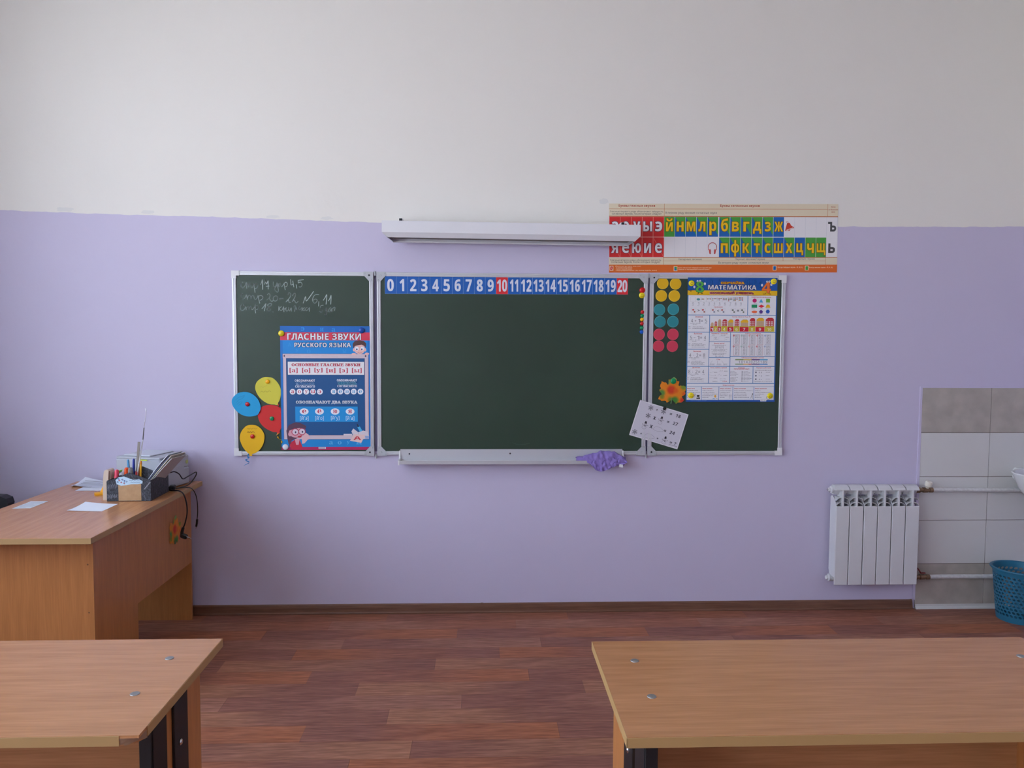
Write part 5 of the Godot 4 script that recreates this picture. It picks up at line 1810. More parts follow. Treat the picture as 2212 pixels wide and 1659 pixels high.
# ------------------------------------------------------------------ radiator, pipes, washbasin, basket
func radiator():
	var wm := mat("white_radiator_enamel", c8(210, 210, 212), 0.38)
	var t := thing("radiator", "white six-section radiator on the wall beside the tiles", "radiator", Vector3(1.812, 0.17, 0.0012))
	var pitch := 0.0801
	var H := 0.566
	var zf := 0.104
	# one section, then five copies
	for k in 6:
		var x := k * pitch
		var g := G.new()
		var cx := pitch / 2 - 0.001
		# side plates, back plate, centre rib
		g.box(Vector3(cx, 0.25, 0.032), Vector3(0.07, 0.46, 0.006), 0.001)
		g.xf = Transform3D(Basis(Vector3.UP, PI / 2), Vector3.ZERO)
		var wing := PackedVector2Array([Vector2(-0.028, 0.075), Vector2(-0.05, 0.045), Vector2(-0.098, 0.045), Vector2(-0.098, 0.455), Vector2(-0.075, 0.49), Vector2(-0.045, 0.505), Vector2(-0.028, 0.49)])
		g.prism(wing, 0.0015, 0.0045)
		g.xf = Transform3D()
		g.box(Vector3(cx, 0.492, 0.068), Vector3(0.011, 0.1, 0.07), 0.002)
		# cross fins behind the openings, curved down to the sides
		for y in [0.5, 0.472]:
			var row := []
			for i in 9:
				var u := lerpf(-1.0, 1.0, i / 8.0)
				row.append(Vector2(cx + u * 0.0365, y - 0.016 * pow(absf(u), 4)))
			var fin := PackedVector2Array(row)
			for i in range(8, -1, -1):
				fin.append(row[i] - Vector2(0, 0.003))
			g.prism(fin, 0.035, 0.099)
		# upper header with a rounded hood
		g.xf = Transform3D(Basis(Vector3.UP, PI / 2), Vector3.ZERO)
		var hood := PackedVector2Array()
		for q in [[-0.03, 0.548], [-0.034, 0.558], [-0.044, 0.565], [-0.06, 0.566], [-0.078, 0.562], [-0.094, 0.552], [-0.1005, 0.543], [-0.1005, 0.539], [-0.094, 0.541], [-0.07, 0.535], [-0.06, 0.51], [-0.04, 0.51], [-0.03, 0.53]]:
			hood.append(Vector2(q[0], q[1]))
		g.prism(hood, 0.0015, 0.0755)
		g.xf = Transform3D(Basis(Vector3.BACK, PI / 2), Vector3(0.0795, 0.536, 0.05))
		g.lathe([Vector2(0, 0), Vector2(0.021, 0), Vector2(0.021, 0.079), Vector2(0, 0.079)], 18)
		g.xf = Transform3D(Basis(Vector3.BACK, PI / 2), Vector3(0.0795, 0.031, 0.05))
		g.lathe([Vector2(0, 0), Vector2(0.02, 0), Vector2(0.02, 0.079), Vector2(0, 0.079)], 18)
		g.xf = Transform3D()
		g.box(Vector3(cx - 0.006, 0.004, 0.06), Vector3(0.014, 0.016, 0.03), 0.003)
		var s := part(t, "section", g, wm, Vector3(x, 0, 0))
		g = G.new()
		g.box(Vector3(cx, 0.227, zf - 0.0035), Vector3(0.0755, 0.449, 0.007), 0.0025)
		part(s, "front_plate", g, wm)
	for q in [[-0.001, 0.536, 0.05], [-0.001, 0.031, 0.05]]:
		var g := G.new()
		g.xf = Transform3D(Basis(Vector3.BACK, PI / 2), Vector3(q[0], q[1], q[2]))
		g.lathe([Vector2(0.021, 0), Vector2(0.021, 0.008), Vector2(0.017, 0.011), Vector2(0.0115, 0.0115), Vector2(0.0115, 0.02), Vector2(0.009, 0.023), Vector2(0, 0.023)], 20)
		var pl := part(t, "end_plug", g, wm)
		if q[1] > 0.3:
			g = G.new()
			g.xf = Transform3D(Basis(Vector3.BACK, PI / 2), Vector3(q[0] - 0.0225, q[1], q[2]))
			g.lathe([Vector2(0.006, 0), Vector2(0.006, 0.004), Vector2(0.003, 0.0045), Vector2(0.003, 0.008), Vector2(0, 0.008)], 12)
			part(pl, "bleed_screw", g, chrome)
	# pipes and valves
	var brass := mat("tarnished_brass", c8(132, 108, 84), 0.45, 0.6)
	var pm := textured("white_painted_pipe", Color.WHITE, 0.45, mottle(91, c8(196, 196, 194), c8(222, 222, 222), 0.03), Vector3.ONE * 6)
	var names2 := [["upper", 0.702], ["lower", 0.199]]
	for k in 2:
		var y: float = names2[k][1]
		var p := thing("heating_pipe", "white painted %s heating pipe running across the tiles from the radiator" % names2[k][0], "pipe", Vector3(0, y, 0), 0, "heating pipes")
		var g := G.new()
		g.tube(smooth_path([Vector3(2.385, 0, 0.0495), Vector3(2.46, -0.001, 0.043), Vector3(2.6, -0.003, 0.036), Vector3(XR, -0.006, 0.036)], 3), 0.0125, 14)
		part(p, "pipe", g, pm)
		g = G.new()
		g.xf = Transform3D(Basis(Vector3.BACK, -PI / 2), Vector3(2.3, 0, 0.0512))
		g.lathe([Vector2(0, 0), Vector2(0.017, 0), Vector2(0.017, 0.016), Vector2(0.0115, 0.018), Vector2(0.0115, 0.034), Vector2(0.0155, 0.036), Vector2(0.0155, 0.062), Vector2(0.011, 0.064), Vector2(0.011, 0.072), Vector2(0.0145, 0.074), Vector2(0.0145, 0.092), Vector2(0, 0.092)], 12)
		var v := part(p, "valve_body", g, brass)
		if k == 0:
			g = G.new()
			g.xf = Transform3D(Basis(Vector3.BACK, -0.12) * Basis(Vector3.RIGHT, 0.25), Vector3(2.358, 0.012, 0.0555))
			g.lathe([Vector2(0.009, 0), Vector2(0.012, 0.01), Vector2(0.0185, 0.014), Vector2(0.0195, 0.034), Vector2(0.0165, 0.041), Vector2(0.006, 0.042), Vector2(0, 0.042)], 10)
			part(v, "knob", g, mat("ivory_knob", c8(224, 220, 204), 0.45))
		else:
			g = G.new()
			g.box(Vector3(2.352, 0.024, 0.0525), Vector3(0.03, 0.005, 0.012), 0.001)
			g.xf = Transform3D(Basis(Vector3.BACK, -0.95), Vector3(2.331, 0.038, 0.0525))
			g.box(Vector3.ZERO, Vector3(0.036, 0.0045, 0.011), 0.001)
			g.xf = Transform3D()
			g.lathe([Vector2(0, 0), Vector2(0, 0)], 3)
			part(v, "red_lever", g, mat("red_lever", c8(134, 30, 34), 0.5))

func sink_and_bin():
	var por := mat("white_porcelain", c8(226, 228, 230), 0.12)
	var t := thing("washbasin", "white porcelain washbasin at the picture's right edge", "washbasin", Vector3(3.01, 0.6, 0.235))
	var g := G.new()
	# an oval bowl, open on top
	g.xf = Transform3D(Basis().scaled(Vector3(1.25, 1, 1.0)), Vector3.ZERO)
	g.lathe([Vector2(0, 0.02), Vector2(0.06, 0.022), Vector2(0.13, 0.07), Vector2(0.176, 0.14), Vector2(0.197, 0.2), Vector2(0.205, 0.221), Vector2(0.201, 0.226), Vector2(0.192, 0.223), Vector2(0.178, 0.19), Vector2(0.155, 0.13), Vector2(0.12, 0.08), Vector2(0.05, 0.05), Vector2(0, 0.048)], 48)
	part(t, "bowl", g, por)
	g = G.new()
	g.box(Vector3(0, 0.19, -0.205), Vector3(0.26, 0.07, 0.05), 0.012)
	part(t, "back_ledge", g, por)
	g = G.new()
	g.tube(smooth_path([Vector3(0, 0.2, -0.2), Vector3(0, 0.32, -0.19), Vector3(0, 0.35, -0.13), Vector3(0, 0.32, -0.06)]), 0.011, 12)
	part(t, "tap", g, chrome)
	g = G.new()
	g.tube(PackedVector3Array([Vector3(0, 0.03, 0), Vector3(0, -0.12, 0)]), 0.02, 12)
	part(t, "drain_pipe", g, mat("white_plastic_pipe", c8(210, 210, 210), 0.5))
	# basket
	var bm := mat("blue_plastic", c8(34, 106, 136), 0.4)
	t = thing("waste_basket", "blue perforated plastic waste basket under the washbasin", "basket", Vector3(2.828, 0.0, 0.187))
	var rb := 0.107
	var rt := 0.134
	var hb := 0.03
	var htp := 0.262
	g = G.new()
	var cols := 34
	var rows := 12
	var rr := func(y: float) -> float:
		return lerpf(rb, rt, y / 0.29)
	var at := func(ang: float, y: float, off: float) -> Vector3:
		var r: float = rr.call(y) + off
		return Vector3(cos(ang) * r, y, sin(ang) * r)
	g.grp = 90
	for j in rows:
		for i in cols:
			var a0 := TAU * (i + (0.5 if j % 2 else 0.0)) / cols
			var a1 := a0 + TAU / cols
			var y0 := lerpf(hb, htp, float(j) / rows)
			var y1 := lerpf(hb, htp, float(j + 1) / rows)
			var big := 0.41 if j < 3 or j > 9 else 0.39
			var n := 12
			var ip := []
			var op := []
			for k in n:
				var a := TAU * (k + 0.5) / n
				var c := cos(a)
				var s := sin(a)
				var m := 1.0 / maxf(absf(c), absf(s))
				op.append(Vector2(0.5 + 0.5 * c * m, 0.5 + 0.5 * s * m))
				# slanted oval holes
				ip.append(Vector2(0.5 + big * c * 0.92 + 0.05 * s, 0.5 + big * s * 0.86 + 0.06 * c))
			g.st.set_smooth_group(90)
			for k in n:
				var k1 := (k + 1) % n
				var q := []
				for u in [op[k], op[k1], ip[k1], ip[k]]:
					q.append([lerpf(a0, a1, u.x), lerpf(y0, y1, u.y)])
				for off in [0.001, -0.001]:
					g.st.set_smooth_group(90 if off > 0 else 91)
					var d := Vector3(cos(a0), 0, sin(a0)) * (1.0 if off > 0 else -1.0)
					g.quad(at.call(q[0][0], q[0][1], off), at.call(q[1][0], q[1][1], off), at.call(q[2][0], q[2][1], off), at.call(q[3][0], q[3][1], off), d)
				g.st.set_smooth_group(-1)
				g.quad(at.call(q[2][0], q[2][1], 0.001), at.call(q[3][0], q[3][1], 0.001), at.call(q[3][0], q[3][1], -0.001), at.call(q[2][0], q[2][1], -0.001), at.call(lerpf(a0, a1, 0.5), lerpf(y0, y1, 0.5), 0) - at.call(q[2][0], q[2][1], 0))
	part(t, "lattice_wall", g, bm)
	g = G.new()
	g.lathe([Vector2(0, 0.006), Vector2(rb - 0.004, 0.006), Vector2(rb, 0.006), Vector2(rb - 0.002, 0.0), Vector2(rb, 0.0), Vector2(rr.call(hb) + 0.001, hb), Vector2(rr.call(hb) - 0.001, hb), Vector2(rb - 0.003, 0.008)], 48)
	part(t, "base", g, bm)
	g = G.new()
	g.lathe([Vector2(rr.call(htp) - 0.001, htp), Vector2(rr.call(htp) + 0.001, htp), Vector2(0.137, 0.282), Vector2(0.146, 0.284), Vector2(0.148, 0.288), Vector2(0.146, 0.292), Vector2(0.138, 0.294), Vector2(0.133, 0.29), Vector2(rr.call(htp) - 0.001, htp)], 48)
	part(t, "rim", g, bm)

# ------------------------------------------------------------------ on the teacher's desk
func paper_sheet(label: String, corners: Array, y: float, c: Color, lines: int, lift := 0.0):
	var o := Vector3(corners[0][0], y, corners[0][1])
	var t := thing("paper_sheet", label, "paper", o, 0, "papers on the teacher's desk")
	var g := G.new()
	var grid := []
	var n := 10
	for i in n + 1:
		var row := []
		for j in n + 1:
			var u := float(i) / n
			var v := float(j) / n
			var a := Vector2(corners[0][0], corners[0][1]).lerp(Vector2(corners[1][0], corners[1][1]), u)
			var b := Vector2(corners[3][0], corners[3][1]).lerp(Vector2(corners[2][0], corners[2][1]), u)
			var p := a.lerp(b, v)
			row.append(Vector3(p.x - o.x, 0.0006 + lift * pow(1.0 - u, 2) * pow(absf(v - 0.35), 1.5), p.y - o.z))
		grid.append(row)
	g.sheet(grid, Vector3.UP)
	part(t, "paper", g, mat("white_paper", c, 0.7))
	if lines > 0:
		g = G.new()
		for k in lines:
			var v := 0.12 + 0.76 * k / lines
			var e := 0.9 if k % 4 else 0.6
			var q := []
			for uv in [[0.1, v], [e, v], [e, v + 0.3 / lines], [0.1, v + 0.3 / lines]]:
				var a := Vector2(corners[0][0], corners[0][1]).lerp(Vector2(corners[1][0], corners[1][1]), uv[0])
				var b := Vector2(corners[3][0], corners[3][1]).lerp(Vector2(corners[2][0], corners[2][1]), uv[0])
				var p := a.lerp(b, uv[1])
				q.append(Vector3(p.x - o.x, 0.0009 + lift * pow(1.0 - uv[0], 2) * pow(absf(uv[1] - 0.35), 1.5), p.y - o.z))
			g.col = c8(168, 170, 178).srgb_to_linear()
			g.quad(q[0], q[1], q[2], q[3], Vector3.UP)
		var pm := part(t, "printed_lines", g, ink_mat)
		pm.set_meta("kind", "stuff")

func pen(called: String, label: String, category: String, a: Vector3, b: Vector3, r: float, body: Color, tip: Color, cap := 0.3):
	var t := thing(called, label, category, a, 0, "pens and tools in the desk organizer")
	var d := b - a
	var g := G.new()
	var y := d.normalized()
	var x := y.cross(Vector3.BACK).normalized()
	var bs := Basis(x, y, x.cross(y))
	var l := d.length()
	g.xf = Transform3D(bs, Vector3.ZERO)
	g.lathe([Vector2(0, 0), Vector2(r, 0.002), Vector2(r, l * (1.0 - cap))], 12)
	part(t, "barrel", g, mat("pen_barrel", body, 0.35))
	g = G.new()
	g.xf = Transform3D(bs, Vector3.ZERO)
	g.lathe([Vector2(r * 1.02, l * (1.0 - cap)), Vector2(r * 1.1, l * (1.0 - cap) + 0.001), Vector2(r * 1.0, l * 0.96), Vector2(r * 0.6, l), Vector2(0, l)], 12)
	part(t, "cap", g, mat("pen_cap", tip, 0.35))

func desk_things():
	var dy := 0.758
	paper_sheet("small printed sheet lying alone near the desk's left edge", [[-2.325, 0.707], [-2.246, 0.701], [-2.25, 0.547], [-2.331, 0.548]], dy, c8(216, 222, 224), 7)
	paper_sheet("plain white sheet lying in front of the desk organizer", [[-2.052, 0.759], [-1.89, 0.771], [-1.89, 0.615], [-2.052, 0.592]], dy, c8(232, 236, 242), 0, 0.012)
	paper_sheet("curled written sheet at the desk's far left corner by the wall", [[-2.345, 0.19], [-2.14, 0.225], [-2.14, 0.052], [-2.325, 0.048]], dy + 0.0012, c8(222, 226, 236), 6, 0.05)
	paper_sheet("white sheet tucked partly under the curled one", [[-2.255, 0.295], [-2.1, 0.295], [-2.1, 0.2], [-2.262, 0.2]], dy, c8(224, 228, 236), 0)
	# printer turned a little towards the window
	var t := thing("printer", "grey laser printer with vents on the desk against the wall", "printer", Vector3(-1.812, dy, 0.318), -0.27)
	var body := mat("printer_shell", c8(180, 183, 190), 0.5)
	var w := 0.275
	var d := 0.235
	var g := G.new()
	g.box(Vector3(-w / 2, 0.048, -d / 2), Vector3(w, 0.09, d), 0.006)
	g.box(Vector3(-w / 2, 0.126, -d / 2 - 0.003), Vector3(w - 0.004, 0.066, d - 0.01), 0.006)
	var b := part(t, "body", g, body)
	g = G.new()
	g.box(Vector3(-w / 2 - 0.004, 0.164, -d / 2), Vector3(w - 0.012, 0.012, d - 0.02), 0.004)
	part(t, "top_lid", g, body)
	g = G.new()
	g.box(Vector3(-w / 2 - 0.03, 0.174, -d / 2 - 0.01), Vector3(0.16, 0.006, d - 0.05), 0.002)
	part(t, "paper_stop", g, mat("pale_plastic", c8(208, 212, 220), 0.5))
	g = G.new()
	g.box(Vector3(0.001, 0.086, -0.098), Vector3(0.004, 0.142, 0.172), 0.0012)
	var side := part(t, "side_cover", g, body)
	for c in 2:
		for r in 5:
			g = G.new()
			g.xf = Transform3D(Basis(Vector3.RIGHT, 0.08), Vector3(0.0025, 0.098 + r * 0.0095, -0.066 - c * 0.075))
			g.box(Vector3.ZERO, Vector3(0.002, 0.003, 0.046), 0.0006)
			part(side, "vent_slat", g, body)
	g = G.new()
	g.box(Vector3(0.0022, 0.02, -0.05), Vector3(0.001, 0.022, 0.026))
	g.box(Vector3(0.0022, 0.044, -0.045), Vector3(0.001, 0.01, 0.018))
	part(side, "rating_label", g, mat("white_label", c8(206, 206, 212), 0.6))
	g = G.new()
	g.box(Vector3(-w + 0.172, 0.158, 0.0), Vector3(0.05, 0.006, 0.001))
	part(b, "yellow_sticker", g, mat("lime_sticker", c8(200, 220, 50), 0.5))
	g = G.new()
	g.xf = Transform3D(Basis(Vector3.BACK, -PI / 2), Vector3(0.0, 0.122, -0.212))
	g.lathe([Vector2(0.011, 0), Vector2(0.011, 0.0006), Vector2(0, 0.0006)], 16)
	part(b, "round_sticker", g, mat("pale_lime_sticker", c8(188, 200, 120), 0.5))
	# organizer box covered in dark crayon paper
	var crayon := textured("dark_crayon_paper", Color.WHITE, 0.85, scratch(3), Vector3.ONE * 5)
	var kraft := textured("kraft_paper", Color.WHITE, 0.85, mottle(33, c8(176, 140, 102), c8(192, 156, 116), 0.02), Vector3.ONE * 5)
	t = thing("desk_organizer", "home-made pen box covered in dark scribbled paper with a tan front", "box", Vector3(-1.867, dy, 0.552), 0.03)
	var ow := 0.205
	var od := 0.228
	g = G.new()
	var front := PackedVector2Array([Vector2(-ow / 2, 0.001), Vector2(ow / 2, 0.001), Vector2(ow / 2, 0.101), Vector2(0.004, 0.139), Vector2(-ow / 2, 0.097)])
	g.prism(front, -0.004, 0.0)
	part(t, "front_panel", g, crayon)
	for s in [-1, 1]:
		g = G.new()
		g.box(Vector3(s * (ow / 2 - 0.002), 0.0505, -od / 2 - 0.003), Vector3(0.004, 0.099, od - 0.004))
		part(t, "side_panel", g, crayon)
	g = G.new()
	g.box(Vector3(0, 0.0505, -od + 0.001), Vector3(ow - 0.008, 0.099, 0.004))
	part(t, "rear_panel", g, crayon)
	g = G.new()
	g.box(Vector3(0, 0.003, -od / 2), Vector3(ow - 0.008, 0.004, od - 0.008))
	part(t, "bottom", g, crayon)
	g = G.new()
	g.prism(PackedVector2Array([Vector2(-0.02, 0.005), Vector2(0.066, 0.005), Vector2(0.066, 0.128), Vector2(0.018, 0.149), Vector2(-0.02, 0.122)]), -0.125, -0.121)
	part(t, "divider", g, crayon)
	g = G.new()
	g.box(Vector3(0.066, 0.062, -0.175), Vector3(0.004, 0.114, 0.1))
	part(t, "divider", g, crayon)
	g = G.new()
	g.box(Vector3(0.005, 0.044, 0.0004), Vector3(0.106, 0.082, 0.0008))
	part(t, "tan_panel", g, kraft)
	# light blue flower label with a wavy outline
	var lab := PackedVector2Array()
	for q in [[-0.06, 0.103], [-0.045, 0.117], [-0.02, 0.121], [0.0, 0.113], [0.022, 0.104], [0.05, 0.106], [0.066, 0.098], [0.065, 0.086], [0.04, 0.083], [0.012, 0.083], [-0.01, 0.078], [-0.035, 0.076], [-0.055, 0.084]]:
		lab.append(Vector2(q[0], q[1]))
	g = G.new()
	g.prism(lab, 0.0009, 0.0015)
	var lb := part(t, "flower_label", g, mat("pale_blue_label", c8(190, 216, 232), 0.7))
	var pr := Pr.new(1.0, 1.0, 0, 0, 1000, 1000)
	for q in [[-42, -102, c8(176, 60, 90)], [-28, -106, c8(60, 80, 160)], [-33, -92, c8(170, 70, 110)], [-18, -100, c8(60, 90, 170)], [-50, -94, c8(50, 110, 170)], [-20, -88, c8(150, 70, 120)], [-46, -110, c8(60, 110, 180)], [-8, -96, c8(90, 130, 180)]]:
		for k in 5:
			pr.ell(q[0] + 2.6 * cos(TAU * k / 5), q[1] + 2.6 * sin(TAU * k / 5), 1.9, 1.9, q[2], 1, 8)
		pr.ell(q[0], q[1], 1.4, 1.4, c8(236, 220, 160), 2, 8)
	pr.line(smooth2([4, -100, 8, -104, 12, -99, 18, -103, 24, -98, 30, -102, 38, -98, 46, -101, 56, -97]), 1.6, c8(90, 120, 150))
	pr.line(smooth2([10, -91, 16, -94, 22, -90, 30, -93, 38, -90, 46, -93, 54, -90]), 1.6, c8(90, 120, 150))
	var lp := part(lb, "label_print", pr.g, ink_mat, Vector3(0, 0, 0.0017))
	lp.set_meta("kind", "stuff")
	# zip-like stripes at the front's right corner
	pr = Pr.new(1.0, 1.0, 0, 0, 1000, 1000)
	for k in 11:
		var a := Vector2(70 + k * 2.6, -58 - k * 3.2)
		pr.line([a.x, a.y, a.x + 7, a.y - 1.5], 1.3, c8(186, 188, 196))
	for k in 9:
		pr.line([-98 + k * 5, -14 - (k % 3) * 3, -96 + k * 5, -34 + (k % 2) * 4], 1.2, c8(150, 152, 164))
		pr.line([-98 + k * 5, -60 - (k % 3) * 3, -95 + k * 5, -86 + (k % 2) * 6], 1.0, c8(140, 142, 156))
	part(t, "crayon_marks", pr.g, ink_mat, Vector3(0, 0, 0.0003)).set_meta("kind", "stuff")
	# tools standing in it
	var base := dy + 0.006
	pen("marker_pen", "pink highlighter standing at the left of the organizer", "marker", Vector3(-1.958, base, 0.5), Vector3(-1.947, 0.902, 0.495), 0.0095, c8(232, 60, 90), c8(236, 72, 100), 0.4)
	pen("marker_pen", "orange highlighter standing in the middle of the organizer", "marker", Vector3(-1.915, base, 0.475), Vector3(-1.911, 0.908, 0.47), 0.0105, c8(244, 92, 30), c8(246, 84, 24), 0.35)
	pen("marker_pen", "white marker standing beside the green adhesive tape", "marker", Vector3(-1.934, base, 0.47), Vector3(-1.928, 0.894, 0.465), 0.0085, c8(216, 218, 226), c8(206, 208, 216), 0.3)
	pen("ballpoint_pen", "light blue pen standing in the organizer", "pen", Vector3(-1.915, base, 0.424), Vector3(-1.927, 0.94, 0.42), 0.0055, c8(80, 150, 196), c8(84, 156, 200), 0.3)
	pen("ballpoint_pen", "dark blue pen standing in the organizer", "pen", Vector3(-1.9, base, 0.424), Vector3(-1.899, 0.944, 0.42), 0.0055, c8(40, 60, 150), c8(34, 50, 150), 0.3)
	pen("pencil", "red pencil standing in the organizer", "pencil", Vector3(-1.877, base, 0.44), Vector3(-1.868, 0.932, 0.432), 0.0045, c8(190, 40, 50), c8(60, 30, 40), 0.08)
	pen("pencil", "yellow pencil standing in the organizer", "pencil", Vector3(-1.862, base, 0.445), Vector3(-1.8545, 0.936, 0.44), 0.0048, c8(232, 170, 30), c8(222, 130, 40), 0.1)
	pen("pencil", "short red pencil in front of the dark divider", "pencil", Vector3(-1.857, base, 0.49), Vector3(-1.856, 0.893, 0.49), 0.004, c8(190, 40, 44), c8(180, 40, 44), 0.1)
	# pointer, ruler
	t = thing("pointer_stick", "thin white telescopic pointer rising high out of the organizer", "pointer", Vector3(-1.886, base, 0.455), 0, "pens and tools in the desk organizer")
	g = G.new()
	g.tube(PackedVector3Array([Vector3.ZERO, Vector3(0.034, 0.275, -0.035)]), 0.0044, 10, 0.7)
	part(t, "handle", g, mat("white_enamel", c8(226, 226, 230), 0.35))
	g = G.new()
	g.tube(PackedVector3Array([Vector3(0.034, 0.275, -0.035), Vector3(0.041, 0.335, -0.035)]), 0.0028, 8)
	part(t, "grip", g, mat("dark_grip", c8(104, 100, 104), 0.5))
	g = G.new()
	g.tube(PackedVector3Array([Vector3(0.041, 0.335, -0.035), Vector3(0.052, 0.405, -0.035), Vector3(0.053, 0.417, -0.035)]), 0.0013, 8)
	g.tube(PackedVector3Array([Vector3(0.053, 0.417, -0.035), Vector3(0.049, 0.432, -0.035)]), 0.0022, 8, 0.5)
	part(t, "rod", g, chrome)
	t = thing("ruler", "grey wooden ruler standing upright in the organizer", "ruler", Vector3(-1.889, base, 0.447), 0, "pens and tools in the desk organizer")
	g = G.new()
	g.xf = Transform3D(Basis(Vector3.BACK, -0.095), Vector3(0.012, 0.133, -0.012))
	g.box(Vector3.ZERO, Vector3(0.0125, 0.266, 0.003), 0.0008)
	part(t, "blade", g, mat("grey_wood", c8(140, 132, 124), 0.6))
	# tape, glue stick, scissors-like grey clip
	t = thing("tape_roll", "roll of green tape on edge in the organizer", "tape roll", Vector3(-1.944, dy + 0.112, 0.452), 0.4, "pens and tools in the desk organizer")
	g = G.new()
	g.xf = Transform3D(Basis(Vector3.RIGHT, PI / 2), Vector3.ZERO)
	g.lathe([Vector2(0.016, -0.006), Vector2(0.0235, -0.006), Vector2(0.0235, 0.006), Vector2(0.016, 0.006), Vector2(0.016, -0.006)], 24)
	part(t, "tape", g, mat("green_tape", c8(130, 190, 50), 0.4))
	g = G.new()
	g.xf = Transform3D(Basis(Vector3.RIGHT, PI / 2), Vector3.ZERO)
	g.lathe([Vector2(0.0125, -0.0065), Vector2(0.016, -0.0065), Vector2(0.016, 0.0065), Vector2(0.0125, 0.0065), Vector2(0.0125, -0.0065)], 24)
	part(t, "core", g, mat("tape_core", c8(60, 90, 120), 0.5))
	t = thing("glue_stick", "grey glue stick with a rounded cap in the organizer", "glue stick", Vector3(-1.893, base, 0.47), 0, "pens and tools in the desk organizer")
	g = G.new()
	g.lathe([Vector2(0, 0), Vector2(0.0115, 0), Vector2(0.0115, 0.1)], 16)
	part(t, "tube", g, mat("white_tube", c8(210, 210, 214), 0.4))
	g = G.new()
	g.lathe([Vector2(0.0115, 0.1), Vector2(0.0122, 0.1), Vector2(0.0122, 0.128), Vector2(0.0105, 0.139), Vector2(0.006, 0.144), Vector2(0, 0.145)], 16)
	part(t, "cap", g, mat("grey_cap", c8(124, 122, 124), 0.4))
	# beige hole punch standing on end at the box's left
	t = thing("hole_punch", "beige plastic hole punch standing on end left of the organizer", "hole punch", Vector3(-1.986, dy, 0.5))
	g = G.new()
	var hp := PackedVector2Array()
	for q in [[-0.019, 0.0], [0.008, 0.0], [0.009, 0.1], [0.012, 0.142], [0.006, 0.147], [-0.006, 0.146], [-0.011, 0.138], [-0.016, 0.1]]:
		hp.append(Vector2(q[0], q[1]))
	g.prism(hp, -0.035, 0.022)
	part(t, "body", g, mat("beige_plastic", c8(206, 186, 166), 0.45))
	g = G.new()
	hp = PackedVector2Array()
	for q in [[0.0092, 0.06], [0.0125, 0.064], [0.0155, 0.13], [0.0135, 0.142], [0.0125, 0.142]]:
		hp.append(Vector2(q[0], q[1]))
	g.prism(hp, -0.03, 0.01)
	part(t, "lever", g, mat("pale_beige", c8(214, 198, 184), 0.45))
	# orange sticky notes
	var om := mat("orange_note", c8(250, 176, 20), 0.6)
	t = thing("sticky_note_pad", "orange sticky note pad lying flat in front of the hole punch", "notes", Vector3(-2.083, dy, 0.385), 0.5)
	g = G.new()
	g.box(Vector3(0, 0.004, 0), Vector3(0.052, 0.008, 0.052), 0.0006)
	part(t, "pad", g, om)
	t = thing("folded_note", "orange paper note standing folded behind the flat pad", "notes", Vector3(-2.058, dy, 0.355), 0.2)
	g = G.new()
	g.tri(Vector3(-0.035, 0.008, 0.01), Vector3(0.02, 0.008, 0.01), Vector3(0.015, 0.082, -0.012), Vector3.BACK)
	g.tri(Vector3(-0.035, 0.008, 0.01), Vector3(0.015, 0.082, -0.012), Vector3(-0.008, 0.082, -0.014), Vector3.BACK)
	g.quad(Vector3(-0.008, 0.082, -0.014), Vector3(0.015, 0.082, -0.012), Vector3(0.02, 0.001, -0.03), Vector3(-0.03, 0.001, -0.03), Vector3.FORWARD)
	g.quad(Vector3(-0.035, 0.008, 0.01), Vector3(0.02, 0.008, 0.01), Vector3(0.02, 0.001, 0.0), Vector3(-0.035, 0.001, 0.0), Vector3.BACK)
	part(t, "paper", g, om)
	# booklets leaning out of the box towards the printer
	var bc := [["white", c8(206, 210, 220), "white cover"], ["navy", c8(86, 92, 120), "dark cover"], ["cream", c8(206, 198, 184), "cream cover"], ["grey", c8(186, 180, 176), "worn grey cover"]]
	for k in 4:
		t = thing("booklet", "thin booklet with a %s leaning over the box's right side" % bc[k][2], "booklet", Vector3(-1.818 + k * 0.0055, dy + 0.068 - k * 0.001, 0.43), 0, "booklets leaning in the organizer")
		t.basis = Basis(Vector3.UP, -0.2) * Basis(Vector3.BACK, -0.66 - 0.03 * k)
		g = G.new()
		var hh := 0.2 - 0.012 * (k % 2)
		var grid := []
		for i in 9:
			var row := []
			for j in 3:
				row.append(Vector3(0.010 * pow(i / 8.0, 3) * (1 if k < 2 else 0.3), hh * i / 8.0, 0.045 - 0.12 * j / 2.0))
			grid.append(row)
		g.sheet(grid, Vector3.LEFT)
		var back := []
		for r in grid:
			var row := []
			for p in r:
				row.append(p + Vector3(0.0035, 0, 0))
			back.append(row)
		g.sheet(back, Vector3.RIGHT)
		for i in 8:
			g.quad(grid[i][0], grid[i + 1][0], back[i + 1][0], back[i][0], Vector3.BACK)
			g.quad(grid[i][2], grid[i + 1][2], back[i + 1][2], back[i][2], Vector3.FORWARD)
		g.quad(grid[8][0], grid[8][2], back[8][2], back[8][0], Vector3.UP)
		part(t, "cover", g, mat("booklet_cover", bc[k][1], 0.6))
	# cables
	var cb := mat("black_cable", c8(14, 13, 15), 0.45)
	t = thing("power_cable", "thick black power cable hanging off the desk with a two-pin plug", "cable", Vector3(-1.75, dy, 0.3), 0, "black cables")
	g = G.new()
	g.tube(smooth_path([Vector3(-0.035, 0.012, 0.0), Vector3(0.0, 0.007, 0.02), Vector3(0.035, 0.006, 0.03), Vector3(0.058, -0.012, 0.032), Vector3(0.071, -0.06, 0.03), Vector3(0.072, -0.11, 0.028), Vector3(0.062, -0.16, 0.03), Vector3(0.053, -0.185, 0.032)], 6), 0.0036, 8)
	part(t, "cord", g, cb)
	g = G.new()
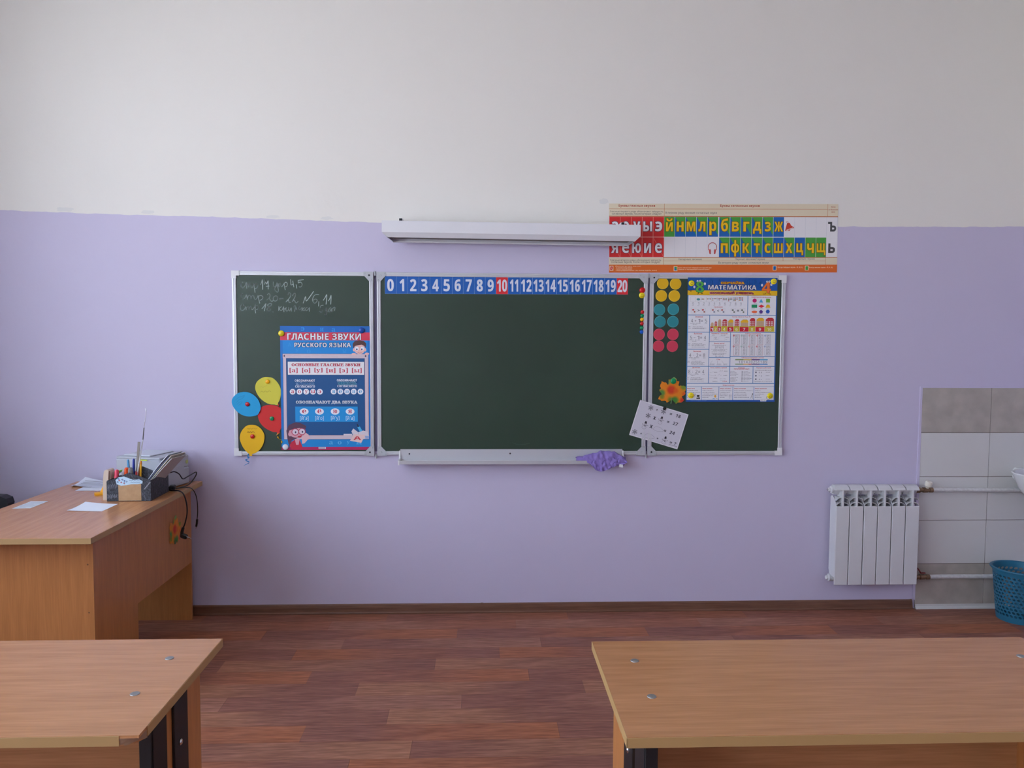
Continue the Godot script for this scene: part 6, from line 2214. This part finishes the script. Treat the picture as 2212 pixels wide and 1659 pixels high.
	g.tube(smooth_path([Vector3(0.053, -0.183, 0.032), Vector3(0.047, -0.205, 0.033), Vector3(0.046, -0.222, 0.033)], 3), 0.007, 10, 1.3)
	g.xf = Transform3D(Basis(Vector3.BACK, -0.35), Vector3(0.056, -0.228, 0.033))
	g.box(Vector3.ZERO, Vector3(0.036, 0.024, 0.022), 0.006)
	var pg := part(t, "plug", g, cb)
	for s in [-1, 1]:
		g = G.new()
		g.xf = Transform3D(Basis(Vector3.BACK, -PI / 2 - 0.35), Vector3(0.072, -0.234 + s * 0.004, 0.033 + s * 0.007))
		g.lathe([Vector2(0, 0), Vector2(0.0022, 0), Vector2(0.0022, 0.017), Vector2(0.0012, 0.019), Vector2(0, 0.019)], 10)
		part(pg, "pin", g, chrome)
	t = thing("signal_cable", "thin black cable hanging off the desk with a small jack", "cable", Vector3(-1.75, dy, 0.24), 0, "black cables")
	g = G.new()
	g.tube(smooth_path([Vector3(-0.04, 0.006, 0.03), Vector3(0.0, 0.006, 0.02), Vector3(0.038, 0.006, 0.0), Vector3(0.058, -0.01, -0.03), Vector3(0.066, -0.06, -0.062), Vector3(0.064, -0.13, -0.08), Vector3(0.058, -0.185, -0.085)], 6), 0.0024, 8)
	part(t, "cord", g, cb)
	g = G.new()
	g.tube(smooth_path([Vector3(0.058, -0.183, -0.085), Vector3(0.057, -0.2, -0.085), Vector3(0.053, -0.222, -0.085)], 3), 0.0058, 10, 0.9)
	var jk := part(t, "jack", g, cb)
	g = G.new()
	g.tube(PackedVector3Array([Vector3(0.053, -0.222, -0.085), Vector3(0.051, -0.233, -0.085)]), 0.0014, 8)
	part(jk, "tip", g, chrome)
	t = thing("printer_cable", "black cable looping from the box past the printer's side", "cable", Vector3(-1.79, dy, 0.26), 0, "black cables")
	g = G.new()
	g.tube(smooth_path([Vector3(0.012, 0.092, 0.03), Vector3(0.03, 0.094, 0.01), Vector3(0.046, 0.078, -0.01), Vector3(0.056, 0.05, -0.03), Vector3(0.066, 0.054, -0.07), Vector3(0.075, 0.062, -0.16), Vector3(0.077, 0.05, -0.165), Vector3(0.07, 0.03, -0.15), Vector3(0.06, 0.006, -0.1), Vector3(0.045, 0.005, -0.03), Vector3(0.02, 0.006, 0.03)], 6), 0.003, 8)
	part(t, "cord", g, cb)
	t = thing("power_adapter", "black power adapter block between the box and the printer", "adapter", Vector3(-1.767, dy, 0.285), 0.2, "black cables")
	g = G.new()
	g.box(Vector3(0.0, 0.013, 0), Vector3(0.03, 0.026, 0.05), 0.006)
	part(t, "block", g, cb)

func scratch(sd: int) -> ImageTexture:
	# near-black crayon cover with pale scratched strokes and flecks
	var im := Image.create(256, 256, false, Image.FORMAT_RGB8)
	var n := fbm(sd, 0.05, 4)
	for y in 256:
		for x in 256:
			var f := 0.23 + 0.09 * n.get_noise_2d(x, y)
			im.set_pixel(x, y, Color(f, f * 1.03, f * 1.14))
	var r := RandomNumberGenerator.new()
	r.seed = sd
	for k in 230:
		var p := Vector2(r.randf() * 256, r.randf() * 256)
		var a := Vector2.from_angle(1.2 + r.randf_range(-0.4, 0.4))
		var l := r.randi_range(6, 26)
		for i in l:
			var q := p + a * i
			im.set_pixel(posmod(int(q.x), 256), posmod(int(q.y), 256), Color(0.46, 0.48, 0.54))
	return ImageTexture.create_from_image(im)
